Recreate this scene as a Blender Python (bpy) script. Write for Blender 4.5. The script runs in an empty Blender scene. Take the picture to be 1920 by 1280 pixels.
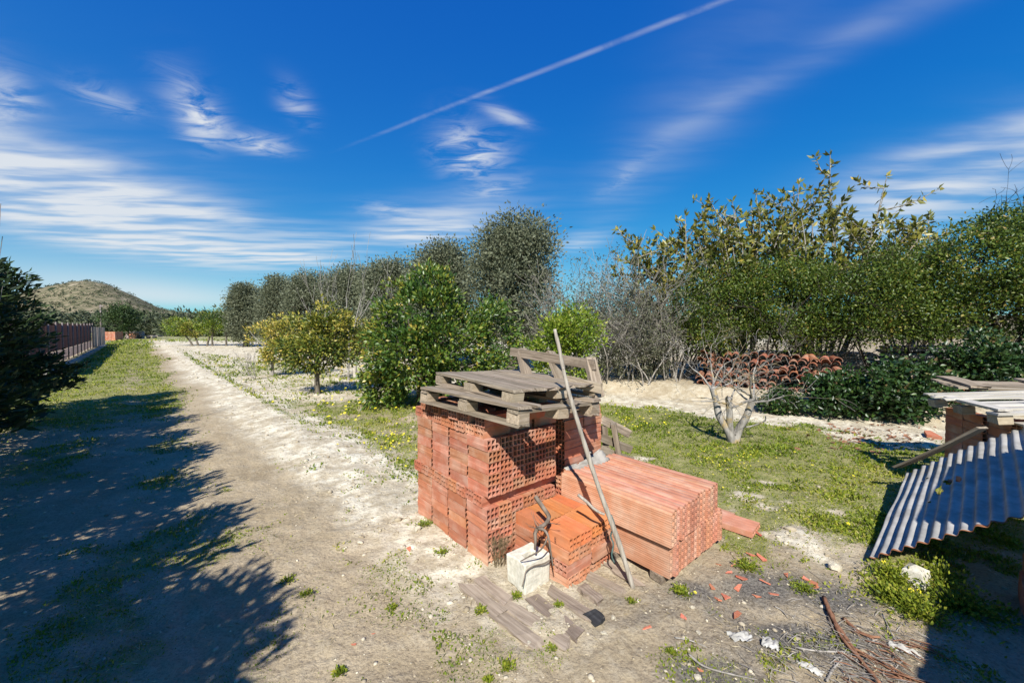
import bpy, math, random
import numpy as np
from mathutils import Vector, Matrix, Euler

SC = bpy.context.scene
COL = SC.collection
R = math.radians

# ------------------------------------------------------------------ camera
EYE = 1.6
FPX = 723.0                     # focal length in pixels of a 1920 px wide picture
PITCH = math.atan(20 / FPX)
cam_d = bpy.data.cameras.new('camera')
cam = bpy.data.objects.new('camera', cam_d)
COL.objects.link(cam)
cam_d.sensor_width = 36
cam_d.lens = 36 * FPX / 1920
cam_d.clip_start = 0.05
cam_d.clip_end = 6000
cam.location = (0, 0, EYE)
cam.rotation_euler = (R(90) - PITCH, 0, 0)
SC.camera = cam

# ------------------------------------------------------------------ sun, sky, exposure
LIGHT = Vector((0.073, 0.57, -0.53)).normalized()     # the way the light travels
SUN_EL = math.asin(-LIGHT.z)
sun_d = bpy.data.lights.new('sun', 'SUN')
sun_d.energy = 5.0
sun_d.angle = R(0.5)
sun_d.color = (1.0, 0.96, 0.885)
sun = bpy.data.objects.new('sun', sun_d)
COL.objects.link(sun)
sun.rotation_euler = LIGHT.to_track_quat('-Z', 'Y').to_euler()
SC.view_settings.view_transform = 'Standard'
SC.view_settings.look = 'None'
SC.view_settings.gamma = 1
SC.view_settings.use_curve_mapping = False
SC.view_settings.exposure = 0.64
SKY_STRENGTH = 0.056
SC.cycles.max_bounces = 6
SC.cycles.diffuse_bounces = 2
SC.cycles.glossy_bounces = 2
SC.cycles.transmission_bounces = 2

class NT:
    """small helper round a node tree"""
    def __init__(s, tree):
        s.t = tree
        s.t.nodes.clear()
    def n(s, kind, **kw):
        nd = s.t.nodes.new(kind)
        for k, v in kw.items():
            if k.startswith('i_'):
                nd.inputs[k[2:].replace('_', ' ')].default_value = v
            else:
                setattr(nd, k, v)
        return nd
    def l(s, a, b):
        s.t.links.new(a, b)
    def put(s, sock, v):
        if hasattr(v, 'is_output'):
            s.l(v, sock)
        else:
            sock.default_value = v
    def math(s, op, a, b=0.0, c=0.0, clamp=False):
        nd = s.n('ShaderNodeMath', operation=op, use_clamp=clamp)
        s.put(nd.inputs[0], a); s.put(nd.inputs[1], b); s.put(nd.inputs[2], c)
        return nd.outputs[0]
    def vmath(s, op, a, b=(0, 0, 0)):
        nd = s.n('ShaderNodeVectorMath', operation=op)
        s.put(nd.inputs[0], a); s.put(nd.inputs[1], b)
        return nd.outputs['Value'] if op in ('DOT_PRODUCT', 'LENGTH') else nd.outputs['Vector']
    def mix(s, f, a, b, blend='MIX'):
        nd = s.n('ShaderNodeMix', data_type='RGBA', blend_type=blend)
        s.put(nd.inputs['Factor'], f)
        s.put(nd.inputs[6], a if hasattr(a, 'is_output') else (*a, 1))
        s.put(nd.inputs[7], b if hasattr(b, 'is_output') else (*b, 1))
        return nd.outputs[2]
    def noise(s, vec, scale=5, detail=4, rough=0.55, dist=0.0, out='Fac', dim='3D'):
        nd = s.n('ShaderNodeTexNoise', noise_dimensions=dim)
        nd.inputs['Scale'].default_value = scale
        nd.inputs['Detail'].default_value = detail
        nd.inputs['Roughness'].default_value = rough
        nd.inputs['Distortion'].default_value = dist
        if vec is not None: s.l(vec, nd.inputs['Vector'])
        return nd.outputs[out]
    def ramp(s, fac, stops, interp='LINEAR'):
        nd = s.n('ShaderNodeValToRGB')
        cr = nd.color_ramp
        cr.interpolation = interp
        while len(cr.elements) < len(stops): cr.elements.new(0.5)
        for e, (p, c) in zip(cr.elements, stops):
            e.position = p
            e.color = (*c, 1) if len(c) == 3 else c
        s.l(fac, nd.inputs[0])
        return nd.outputs[0]
    def rng(s, v, a, b, c=0.0, d=1.0, smooth=True):
        nd = s.n('ShaderNodeMapRange', interpolation_type='SMOOTHSTEP' if smooth else 'LINEAR')
        s.l(v, nd.inputs['Value'])
        for k, x in zip(('From Min', 'From Max', 'To Min', 'To Max'), (a, b, c, d)):
            nd.inputs[k].default_value = x
        return nd.outputs['Result']
    def mapping(s, vec, scale=(1, 1, 1), rot=(0, 0, 0), loc=(0, 0, 0)):
        nd = s.n('ShaderNodeMapping')
        nd.inputs['Scale'].default_value = scale
        nd.inputs['Rotation'].default_value = rot
        nd.inputs['Location'].default_value = loc
        s.l(vec, nd.inputs['Vector'])
        return nd.outputs[0]

def cloud_plane(px, py):
    """where the view through a picture point meets a cloud sheet one unit above the eye"""
    x, z = (px - 960) / FPX, (620 - py) / FPX
    return np.array((x / z, 1 / z))

def build_world():
    w = bpy.data.worlds.new('World')
    SC.world = w
    w.use_nodes = True
    T = NT(w.node_tree)
    sky = T.n('ShaderNodeTexSky', sky_type='NISHITA', sun_disc=False)
    sky.sun_elevation = SUN_EL
    sky.sun_rotation = math.atan2(-LIGHT.x, -LIGHT.y)
    sky.altitude = 900
    sky.air_density = 1.0
    sky.dust_density = 0.25
    sky.ozone_density = 3.0
    hs = T.n('ShaderNodeHueSaturation')
    hs.inputs['Saturation'].default_value = 1.2
    hs.inputs['Value'].default_value = 1.0
    hs.inputs['Hue'].default_value = 0.505
    T.l(sky.outputs[0], hs.inputs['Color'])
    sr = T.n('ShaderNodeSeparateColor'); T.l(hs.outputs[0], sr.inputs[0])
    cr_ = T.n('ShaderNodeCombineColor')                     # deep clear blue overhead, pale at the skyline
    for ch, (a_, p_) in enumerate(((.13, 1.75), (1.42, .85), (4.25, .37))):
        T.l(T.math('MULTIPLY', T.math('POWER', T.math('MAXIMUM', sr.outputs[ch], 0.0), p_), a_), cr_.inputs[ch])
    SKYC = cr_.outputs[0]
    tc = T.n('ShaderNodeTexCoord')
    d = tc.outputs['Generated']
    sep = T.n('ShaderNodeSeparateXYZ'); T.l(d, sep.inputs[0])
    zc = T.math('MAXIMUM', sep.outputs['Z'], 0.035)
    px = T.math('DIVIDE', sep.outputs['X'], zc)
    py = T.math('DIVIDE', sep.outputs['Y'], zc)
    comb = T.n('ShaderNodeCombineXYZ'); T.l(px, comb.inputs[0]); T.l(py, comb.inputs[1])
    P = comb.outputs[0]
    warp = T.noise(P, 1.3, 2, 0.5, out='Color', dim='2D')
    wv = T.vmath('MULTIPLY', T.vmath('SUBTRACT', warp, (0.5, 0.5, 0.5)), (0.16, 0.16, 0))
    PW = T.vmath('ADD', P, wv)
    fib = T.noise(T.mapping(PW, (1.0, 4.2, 1), (0, 0, R(24))), 1.0, 4, 0.5, 0.0, dim='2D')
    fluff = T.noise(T.mapping(PW, (1.0, 2.2, 1), (0, 0, R(50))), 4.0, 6, 0.62, 0.5, dim='2D')
    def blob(bx, by, rx, ry, ang, soft=1.0):
        """a soft patch given by its place and half sizes as seen, turned into a patch on the cloud sheet"""
        c = cloud_plane(bx, by)
        a = R(ang)
        e1 = cloud_plane(bx + math.cos(a) * 4, by - math.sin(a) * 4) - c
        e2 = cloud_plane(bx + math.sin(a) * 4, by + math.cos(a) * 4) - c
        M = np.linalg.inv(np.stack((e1 / 4 * rx, e2 / 4 * ry), 1))
        q = T.vmath('SUBTRACT', PW if soft else P, (float(c[0]), float(c[1]), 0))
        a1 = T.vmath('DOT_PRODUCT', q, (float(M[0, 0]), float(M[0, 1]), 0))
        a2 = T.vmath('DOT_PRODUCT', q, (float(M[1, 0]), float(M[1, 1]), 0))
        r2 = T.math('ADD', T.math('MULTIPLY', a1, a1), T.math('MULTIPLY', a2, a2))
        return T.math('EXPONENT', T.math('MULTIPLY', r2, -1.0))
    def total(lst):
        o = None
        for b, k in lst:
            v = T.math('MULTIPLY', b, k)
            o = v if o is None else T.math('ADD', o, v)
        return o
    veil = total([(blob(240, 440, 330, 46, -12), 1.25), (blob(120, 350, 330, 50, -14), .75), (blob(380, 395, 240, 20, -12), .55),
                  (blob(560, 480, 120, 26, 0), .8), (blob(40, 285, 260, 26, -10), .35), (blob(800, 432, 120, 30, 8), 1.1),
                  (blob(1090, 455, 50, 16, 15), .55), (blob(1800, 330, 330, 46, 16), .7), (blob(1650, 420, 200, 40, 12), .7),
                  (blob(1860, 250, 260, 24, 17), .5), (blob(1480, 140, 420, 26, 26), .22), (blob(1220, 300, 220, 60, 45), .16)])
    veil = T.math('MULTIPLY', veil, T.rng(fib, 0.28, 0.72, .22, 1.0))
    low = total([(blob(230, 545, 300, 30, -5, 0), .6), (blob(520, 565, 500, 22, 0, 0), .3), (blob(1500, 535, 500, 30, 0, 0), .2)])
    wis = total([(blob(372, 228, 34, 52, 35), 1.1), (blob(478, 272, 52, 14, -10), .9), (blob(565, 212, 22, 34, 25), .5),
                 (blob(888, 298, 50, 38, -10), 1.1), (blob(958, 228, 34, 12, -25), .6), (blob(925, 358, 46, 14, 12), .45),
                 (blob(215, 195, 56, 22, -20), .4), (blob(18, 195, 60, 46, -40), .6), (blob(1170, 330, 70, 20, 40), .2),
                 (blob(730, 402, 46, 14, -8), .45)])
    wis = T.math('MULTIPLY', wis, T.rng(fluff, 0.30, 0.70))
    a, b = cloud_plane(640, 285), cloud_plane(1390, 0)
    dr = (b - a) / np.linalg.norm(b - a)
    nrm = np.array((-dr[1], dr[0]))
    PC = T.vmath('ADD', P, T.vmath('MULTIPLY', wv, (0.05, 0.05, 0)))
    dist = T.math('ABSOLUTE', T.math('SUBTRACT', T.vmath('DOT_PRODUCT', PC, (float(nrm[0]), float(nrm[1]), 0)), float(nrm @ a)))
    along = T.math('SUBTRACT', T.vmath('DOT_PRODUCT', P, (float(dr[0]), float(dr[1]), 0)), float(dr @ a))
    trail = T.math('MULTIPLY', T.rng(dist, 0.0, 0.022, 1, 0), T.rng(along, -0.15, 0.9, 0.0, 1.0))
    trail = T.math('MULTIPLY', trail, T.rng(fluff, 0.25, 0.75, 0.06, 0.30))
    cl = T.math('ADD', T.math('ADD', veil, wis), T.math('ADD', low, trail))
    cl = T.math('MULTIPLY', cl, T.rng(sep.outputs['Z'], -0.02, 0.03), clamp=True)
    cl = T.math('MULTIPLY', cl, 0.9)
    white = (9.0, 9.4, 9.8)
    colr = T.mix(cl, SKYC, white)
    bg = T.n('ShaderNodeBackground')
    bg.inputs['Strength'].default_value = SKY_STRENGTH
    T.l(colr, bg.inputs['Color'])
    w.cycles.sampling_method = 'MANUAL'; w.cycles.sample_map_resolution = 256
    out = T.n('ShaderNodeOutputWorld')
    T.l(bg.outputs[0], out.inputs['Surface'])
build_world()

# ------------------------------------------------------------------ helpers: placing, noise, meshes
CP, SP = math.cos(PITCH), math.sin(PITCH)
def pix(px, py, z=0.0):
    """ground point (at height z) seen at a picture point"""
    x, y = (px - 960) / FPX, (640 - py) / FPX
    dx, dy, dz = x, CP + y * SP, -SP + y * CP
    k = (z - EYE) / dz
    return Vector((dx * k, dy * k, z))
def pixd(px, py, d):
    """point at forward distance d seen at a picture point"""
    x, y = (px - 960) / FPX, (640 - py) / FPX
    dx, dy, dz = x, CP + y * SP, -SP + y * CP
    k = d / dy
    return Vector((dx * k, d, EYE + dz * k))

_tab = np.random.RandomState(7).rand(256, 256)
def vnoise(x, y):
    xi, yi = np.floor(x).astype(int), np.floor(y).astype(int)
    fx, fy = x - xi, y - yi
    fx, fy = fx * fx * (3 - 2 * fx), fy * fy * (3 - 2 * fy)
    g = lambda i, j: _tab[i & 255, j & 255]
    return (g(xi, yi) * (1 - fx) + g(xi + 1, yi) * fx) * (1 - fy) + (g(xi, yi + 1) * (1 - fx) + g(xi + 1, yi + 1) * fx) * fy
def fbm(x, y, sc=1.0, octv=4, off=0.0):
    x, y = np.asarray(x, float) * sc + off, np.asarray(y, float) * sc + off * 1.7
    a, s, t = 0.5, 0.0, 0.0
    for _ in range(octv):
        s = s + a * vnoise(x, y); t += a
        x, y, a = x * 2.03 + 11.3, y * 2.03 + 5.1, a * 0.5
    return s / t
def sstep(v, a, b):
    t = np.clip((np.asarray(v, float) - a) / (b - a), 0, 1)
    return t * t * (3 - 2 * t)
def gauss(x, y, cx, cy, rx, ry=None):
    ry = ry or rx
    return np.exp(-((x - cx) / rx) ** 2 - ((y - cy) / ry) ** 2)

def tag(o, label=None, cat=None, group=None, kind=None):
    if label: o['label'] = label
    if cat: o['category'] = cat
    if group: o['group'] = group
    if kind: o['kind'] = kind
    return o
def thing(name, label, cat, loc=(0, 0, 0), rotz=0.0, group=None, parent=None):
    o = bpy.data.objects.new(name, None)
    o.empty_display_size = 0.1
    COL.objects.link(o)
    o.location = loc
    o.rotation_euler = (0, 0, rotz)
    return tag(o, label, cat, group)
def link(name, me, mat, parent=None, loc=None, rot=None):
    o = bpy.data.objects.new(name, me)
    COL.objects.link(o)
    if mat is not None and not me.materials: me.materials.append(mat)
    if parent is not None: o.parent = parent
    if loc is not None: o.location = loc
    if rot is not None: o.rotation_euler = rot
    return o
def np_mesh(name, V, F, tint=None, smooth=False, attrs=None):
    me = bpy.data.meshes.new(name)
    V = np.asarray(V, np.float32); F = np.asarray(F, np.int32)
    n, k = F.shape
    me.vertices.add(len(V)); me.vertices.foreach_set('co', V.ravel())
    me.loops.add(n * k); me.loops.foreach_set('vertex_index', F.ravel())
    me.polygons.add(n); me.polygons.foreach_set('loop_start', np.arange(0, n * k, k, dtype=np.int32))
    if smooth: me.polygons.foreach_set('use_smooth', np.ones(n, bool))
    if tint is not None: (attrs := dict(attrs or {}))['tint'] = tint
    for nm, a in (attrs or {}).items():
        at = me.attributes.new(nm, 'FLOAT', 'POINT')
        at.data.foreach_set('value', np.asarray(a, np.float32))
    me.update(calc_edges=True)
    return me
class MB:
    def __init__(s): s.v, s.f = [], []
    def add(s, vs, fs):
        b = len(s.v); s.v += [tuple(p) for p in vs]; s.f += [tuple(i + b for i in f) for f in fs]
    def box(s, lo, hi, M=None):
        (a, b, c), (d, e, f) = lo, hi
        vs = [Vector(p) for p in ((a, b, c), (d, b, c), (d, e, c), (a, e, c), (a, b, f), (d, b, f), (d, e, f), (a, e, f))]
        if M is not None: vs = [M @ p for p in vs]
        s.add(vs, [(3, 2, 1, 0), (4, 5, 6, 7), (0, 1, 5, 4), (1, 2, 6, 5), (2, 3, 7, 6), (3, 0, 4, 7)])
    def tube(s, pts, rad, sides=6, cap=True):
        pts = [Vector(p) for p in pts]
        n = len(pts)
        rad = [rad] * n if isinstance(rad, (int, float)) else list(rad)
        ref = Vector((0.31, 0.17, 0.93))
        rings = []
        for i, p in enumerate(pts):
            t = (pts[min(i + 1, n - 1)] - pts[max(i - 1, 0)])
            t = t.normalized() if t.length > 1e-9 else Vector((0, 0, 1))
            a = t.cross(ref)
            if a.length < 1e-3: a = t.cross(Vector((1, 0, 0)))
            a.normalize(); b = t.cross(a)
            rings.append([p + (a * math.cos(2 * math.pi * k / sides) + b * math.sin(2 * math.pi * k / sides)) * rad[i] for k in range(sides)])
        fs = []
        for i in range(n - 1):
            for k in range(sides):
                k2 = (k + 1) % sides
                fs.append((i * sides + k, i * sides + k2, (i + 1) * sides + k2, (i + 1) * sides + k))
        if cap:
            fs.append(tuple(range(sides))[::-1]); fs.append(tuple((n - 1) * sides + k for k in range(sides)))
        s.add([p for r in rings for p in r], fs)
    def mesh(s, name, smooth=False):
        me = bpy.data.meshes.new(name)
        me.from_pydata(s.v, [], s.f)
        if smooth: me.polygons.foreach_set('use_smooth', np.ones(len(s.f), bool))
        me.update()
        return me
def chain(pts, n=10):
    """smooth curve through control points (Catmull-Rom)"""
    P = [Vector(p) for p in pts]
    P = [P[0] * 2 - P[1]] + P + [P[-1] * 2 - P[-2]]
    out = []
    for i in range(1, len(P) - 2):
        for k in range(n):
            t = k / n
            a, b, c, d = P[i - 1], P[i], P[i + 1], P[i + 2]
            out.append(0.5 * ((2 * b) + (c - a) * t + (2 * a - 5 * b + 4 * c - d) * t * t + (3 * b - a - 3 * c + d) * t ** 3))
    out.append(P[-2])
    return out
def rvec(rng):
    v = Vector((rng.gauss(0, 1), rng.gauss(0, 1), rng.gauss(0, 1)))
    return v.normalized()

# ------------------------------------------------------------------ materials
def new_mat(name):
    m = bpy.data.materials.new(name)
    m.use_nodes = True
    return m, NT(m.node_tree)
def finish(T, color, rough=0.85, bump=None, bump_s=0.3, bump_d=0.01, spec=0.3, metal=0.0, trans=0.0, alpha=None):
    p = T.n('ShaderNodeBsdfPrincipled')
    T.put(p.inputs['Base Color'], color if hasattr(color, 'is_output') else (*color, 1))
    T.put(p.inputs['Roughness'], rough)
    p.inputs['Specular IOR Level'].default_value = spec
    T.put(p.inputs['Metallic'], metal)
    if alpha is not None: T.put(p.inputs['Alpha'], alpha)
    if bump is not None:
        b = T.n('ShaderNodeBump')
        b.inputs['Strength'].default_value = bump_s
        b.inputs['Distance'].default_value = bump_d
        T.l(bump, b.inputs['Height']); T.l(b.outputs[0], p.inputs['Normal'])
    o = T.n('ShaderNodeOutputMaterial')
    sh = p.outputs[0]
    if trans:
        tr = T.n('ShaderNodeBsdfTranslucent')
        T.put(tr.inputs['Color'], color if hasattr(color, 'is_output') else (*color, 1))
        mx = T.n('ShaderNodeMixShader'); mx.inputs[0].default_value = trans
        T.l(sh, mx.inputs[1]); T.l(tr.outputs[0], mx.inputs[2]); sh = mx.outputs[0]
    T.l(sh, o.inputs['Surface'])
def objco(T):
    return T.n('ShaderNodeTexCoord').outputs['Object']
def worldco(T):
    return T.n('ShaderNodeNewGeometry').outputs['Position']
def rand(T):
    return T.n('ShaderNodeObjectInfo').outputs['Random']
def vary(T, col, r, lo=0.8, hi=1.15, hue=0.0):
    h = T.n('ShaderNodeHueSaturation')
    T.l(col, h.inputs['Color'])
    T.l(T.rng(r, 0, 1, lo, hi, False), h.inputs['Value'])
    if hue: T.l(T.rng(T.math('FRACT', T.math('MULTIPLY', r, 7.31)), 0, 1, 0.5 - hue, 0.5 + hue, False), h.inputs['Hue'])
    return h.outputs[0]

def leaf_mat(name, stops, trans=0.3, rough=0.5, spec=0.35):
    m, T = new_mat(name)
    a = T.n('ShaderNodeAttribute', attribute_name='tint')
    finish(T, T.ramp(a.outputs['Fac'], stops), rough, spec=spec, trans=trans)
    return m
def brick_mat(name, base, dust, dust_amt, stri=1.0):
    m, T = new_mat(name)
    oc = objco(T); r = rand(T)
    off = T.vmath('ADD', oc, T.vmath('MULTIPLY', T.n('ShaderNodeCombineXYZ').outputs[0], (1, 1, 1)))
    cv = T.n('ShaderNodeCombineXYZ'); T.l(T.math('MULTIPLY', r, 37.0), cv.inputs[0]); T.l(T.math('MULTIPLY', r, 91.0), cv.inputs[1])
    oc2 = T.vmath('ADD', oc, cv.outputs[0])
    n1 = T.noise(oc2, 14, 5, 0.6)
    n2 = T.noise(oc2, 4.5, 4, 0.6)
    n3 = T.noise(T.mapping(oc2, (4, 4, 60)), 3, 2, 0.5)
    c = T.mix(T.rng(n1, .3, .7), tuple(x * .92 for x in base), tuple(min(1, x * 1.08) for x in base))
    d = T.math('MULTIPLY', T.rng(T.math('ADD', n2, T.math('MULTIPLY', T.math('SUBTRACT', n3, .5), .15)), .38, .72), dust_amt, clamp=True)
    c = T.mix(d, c, dust)
    c = vary(T, c, r, .82, 1.14, .008)
    sepz = T.n('ShaderNodeSeparateXYZ'); T.l(oc, sepz.inputs[0])
    grooves = T.math('SINE', T.math('MULTIPLY', sepz.outputs['Z'], 2 * math.pi / .0143))
    h = T.math('ADD', T.math('ADD', T.math('MULTIPLY', n3, stri), T.math('MULTIPLY', grooves, .25 * stri)), T.math('MULTIPLY', n1, .5))
    finish(T, c, .92, h, .35, .003, .12)
    return m
def wood_mat(name, a, b, grain_axis=1, lo=.75, hi=1.2, dark=(.05, .045, .04)):
    m, T = new_mat(name)
    oc = objco(T); r = rand(T)
    cv = T.n('ShaderNodeCombineXYZ'); T.l(T.math('MULTIPLY', r, 53.0), cv.inputs[0]); T.l(T.math('MULTIPLY', r, 17.0), cv.inputs[2])
    oc = T.vmath('ADD', oc, cv.outputs[0])
    sc = [38, 38, 38]; sc[grain_axis] = 1.6
    g = T.noise(T.mapping(oc, sc), 1.6, 6, .65, .4)
    n = T.noise(oc, 7, 5, .6)
    c = T.mix(T.rng(g, .3, .72), a, b)
    c = T.mix(T.math('MULTIPLY', T.rng(n, .52, .75), .5), c, tuple(x * .55 for x in a))
    c = T.mix(T.rng(g, .30, .22), c, dark)
    c = vary(T, c, r, lo, hi, .006)
    finish(T, c, .92, T.math('ADD', g, T.math('MULTIPLY', n, .4)), .7, .006, .15)
    return m
def plain_mat(name, a, b, scale=8, rough=.85, bump=.4, dist=.01, spec=.2, lo=.85, hi=1.12, world=False):
    m, T = new_mat(name)
    co = worldco(T) if world else objco(T)
    n = T.noise(co, scale, 6, .62)
    c = T.mix(T.rng(n, .3, .7), a, b)
    c = vary(T, c, rand(T), lo, hi)
    finish(T, c, rough, n, bump, dist, spec)
    return m
def bark_mat(name, a, b, lichen=None, amt=0.0):
    m, T = new_mat(name)
    oc = objco(T)
    n = T.noise(T.mapping(oc, (1, 1, .35)), 18, 6, .65)
    c = T.mix(T.rng(n, .3, .7), a, b)
    if lichen:
        n2 = T.noise(oc, 6, 4, .6)
        c = T.mix(T.math('MULTIPLY', T.rng(n2, .52, .62), amt), c, lichen)
    finish(T, c, .92, n, .6, .01, .15)
    return m

M = {}
M['brick'] = brick_mat('hollow brick clay', (.42, .16, .086), (.52, .34, .25), .75, .25)
M['brick_orange'] = brick_mat('fresh orange clay', (.53, .18, .066), (.55, .32, .2), .3, .25)
M['board_clay'] = brick_mat('pink clay boards', (.46, .20, .122), (.54, .37, .28), .6, 2.0)
M['shard'] = brick_mat('broken red clay', (.50, .15, .08), (.5, .33, .25), .5)
M['tile'] = brick_mat('old roof tile clay', (.34, .125, .07), (.30, .22, .165), .8)
M['wood'] = wood_mat('weathered pallet wood', (.165, .128, .09), (.36, .295, .22))
M['wood_pale'] = wood_mat('bleached pallet wood', (.36, .33, .28), (.55, .51, .45))
M['wood_block'] = wood_mat('pallet block wood', (.30, .24, .16), (.45, .37, .27), 0)
M['wood_old'] = wood_mat('rotten grey plank', (.20, .155, .115), (.36, .29, .225))
M['char'] = wood_mat('charred plank end', (.03, .03, .032), (.07, .07, .072))
M['pole'] = wood_mat('bleached pole wood', (.21, .18, .145), (.37, .33, .28), 2)
M['twig'] = bark_mat('dead branch bark', (.10, .075, .055), (.24, .19, .15))
M['rust_strip'] = bark_mat('red brown bark strip', (.13, .06, .035), (.30, .155, .09))
M['concrete'] = plain_mat('pale cast concrete', (.50, .47, .38), (.68, .64, .54), 26, .95, .8, .008)
M['plastic'] = plain_mat('dirty white film', (.24, .225, .19), (.42, .39, .34), 9, .55, .4, .01, .4)
M['paper'] = plain_mat('white crumpled paper', (.30, .285, .25), (.50, .485, .45), 12, .8, .3)
M['stone'] = plain_mat('pale limestone', (.46, .40, .29), (.66, .60, .47), 11, .95, .6, .02)
M['rope'] = plain_mat('faded green rope', (.06, .12, .11), (.16, .22, .2), 40)
M['ink'] = plain_mat('dark stamp', (.05, .03, .03), (.08, .05, .05))
M['leaf_citrus'] = leaf_mat('orange tree leaf', [(0, (.03, .07, .012)), (.45, (.075, .14, .018)), (.72, (.17, .215, .028)), (.9, (.28, .27, .035)), (1, (.44, .34, .06))], .22, .38, .5)
M['leaf_lemon'] = leaf_mat('yellowing lemon leaf', [(0, (.04, .075, .012)), (.3, (.12, .16, .02)), (.6, (.30, .28, .04)), (.85, (.46, .38, .07)), (1, (.56, .42, .10))], .25, .45, .45)
M['leaf_lime'] = leaf_mat('bright lemon leaf', [(0, (.06, .12, .012)), (.4, (.17, .25, .02)), (.8, (.32, .36, .04)), (1, (.42, .40, .07))], .28, .45, .45)
M['leaf_olive'] = leaf_mat('olive leaf', [(0, (.10, .115, .065)), (.5, (.155, .17, .10)), (.85, (.20, .21, .13)), (1, (.25, .26, .17))], .3, .55, .35)
M['leaf_hedge'] = leaf_mat('hedge leaf', [(0, (.035, .062, .010)), (.45, (.08, .13, .016)), (.75, (.15, .19, .024)), (.93, (.25, .23, .04)), (1, (.31, .22, .05))], .32, .42, .4)
M['leaf_loquat'] = leaf_mat('broad leathery leaf', [(0, (.07, .085, .014)), (.4, (.15, .16, .026)), (.7, (.25, .23, .04)), (.9, (.40, .31, .05)), (1, (.48, .32, .06))], .25, .4, .5)
M['leaf_conifer'] = leaf_mat('cypress spray', [(0, (.012, .028, .009)), (.6, (.03, .058, .014)), (.9, (.065, .10, .02)), (1, (.11, .14, .03))], .12, .6, .3)
M['leaf_grey'] = leaf_mat('grey scrub leaf', [(0, (.05, .055, .03)), (.5, (.11, .115, .065)), (1, (.22, .21, .14))], .15, .6, .3)
M['leaf_ivy'] = leaf_mat('dark ivy leaf', [(0, (.01, .028, .008)), (.6, (.03, .07, .014)), (.9, (.07, .12, .02)), (1, (.2, .13, .06))], .15, .4, .5)
M['leaf_pine'] = leaf_mat('far pine needle', [(0, (.02, .045, .012)), (.6, (.045, .08, .02)), (1, (.10, .14, .035))], .1, .6)
M['leaf_far'] = leaf_mat('far wood leaf', [(0, (.045, .06, .03)), (.5, (.075, .09, .045)), (1, (.125, .13, .075))], .1, .7)
M['grass'] = leaf_mat('grass and clover', [(0, (.09, .14, .012)), (.4, (.18, .235, .018)), (.75, (.30, .325, .03)), (.93, (.40, .36, .06)), (1, (.50, .43, .18))], .35, .6)
M['dry_grass'] = leaf_mat('dry grass', [(0, (.22, .17, .09)), (.6, (.40, .33, .2)), (1, (.56, .48, .32))], .2, .8)
M['petal'] = leaf_mat('yellow petal', [(0, (.75, .62, .02)), (1, (.85, .75, .04))], .25, .5)
M['bark_citrus'] = bark_mat('citrus bark', (.07, .06, .045), (.19, .165, .13))
M['bark_pale'] = bark_mat('lime washed bark', (.34, .30, .25), (.52, .48, .42))
M['bark_fig'] = bark_mat('grey fig bark', (.17, .155, .135), (.36, .335, .30), (.40, .26, .05), .5)
M['bark_dark'] = bark_mat('dark hedge stem', (.025, .02, .016), (.075, .062, .05))
M['bark_grey'] = bark_mat('grey dead twig', (.17, .15, .125), (.36, .33, .29))
M['bark_bare'] = bark_mat('pale bare branch', (.18, .165, .14), (.38, .35, .31))

# ------------------------------------------------------------------ layout frames
A0 = Vector((-0.168, 2.58, 0))                       # near corner of the brick stack
ANG = math.atan2(0.649, 0.761)
U = Vector((math.cos(ANG), math.sin(ANG), 0)); Vv = Vector((-U.y, U.x, 0))
def F(s, t, z=0.0): return A0 + U * s + Vv * t + Vector((0, 0, z))
E_PATH = np.array((-.69, .72)) / np.hypot(.69, .72)  # the way the track runs
N_PATH = np.array((E_PATH[1], -E_PATH[0]))
P0 = np.array((-1.46, 2.51))
def path_qw(x, y):
    return (x - P0[0]) * N_PATH[0] + (y - P0[1]) * N_PATH[1], (x - P0[0]) * E_PATH[0] + (y - P0[1]) * E_PATH[1]
def hedge_q(x, y): return (x - 2.4) * .6 + (y - 9.6) * .8
def stack_st(x, y):
    dx, dy = x - A0.x, y - A0.y
    return dx * U.x + dy * U.y, -dx * U.y + dy * U.x

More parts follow.
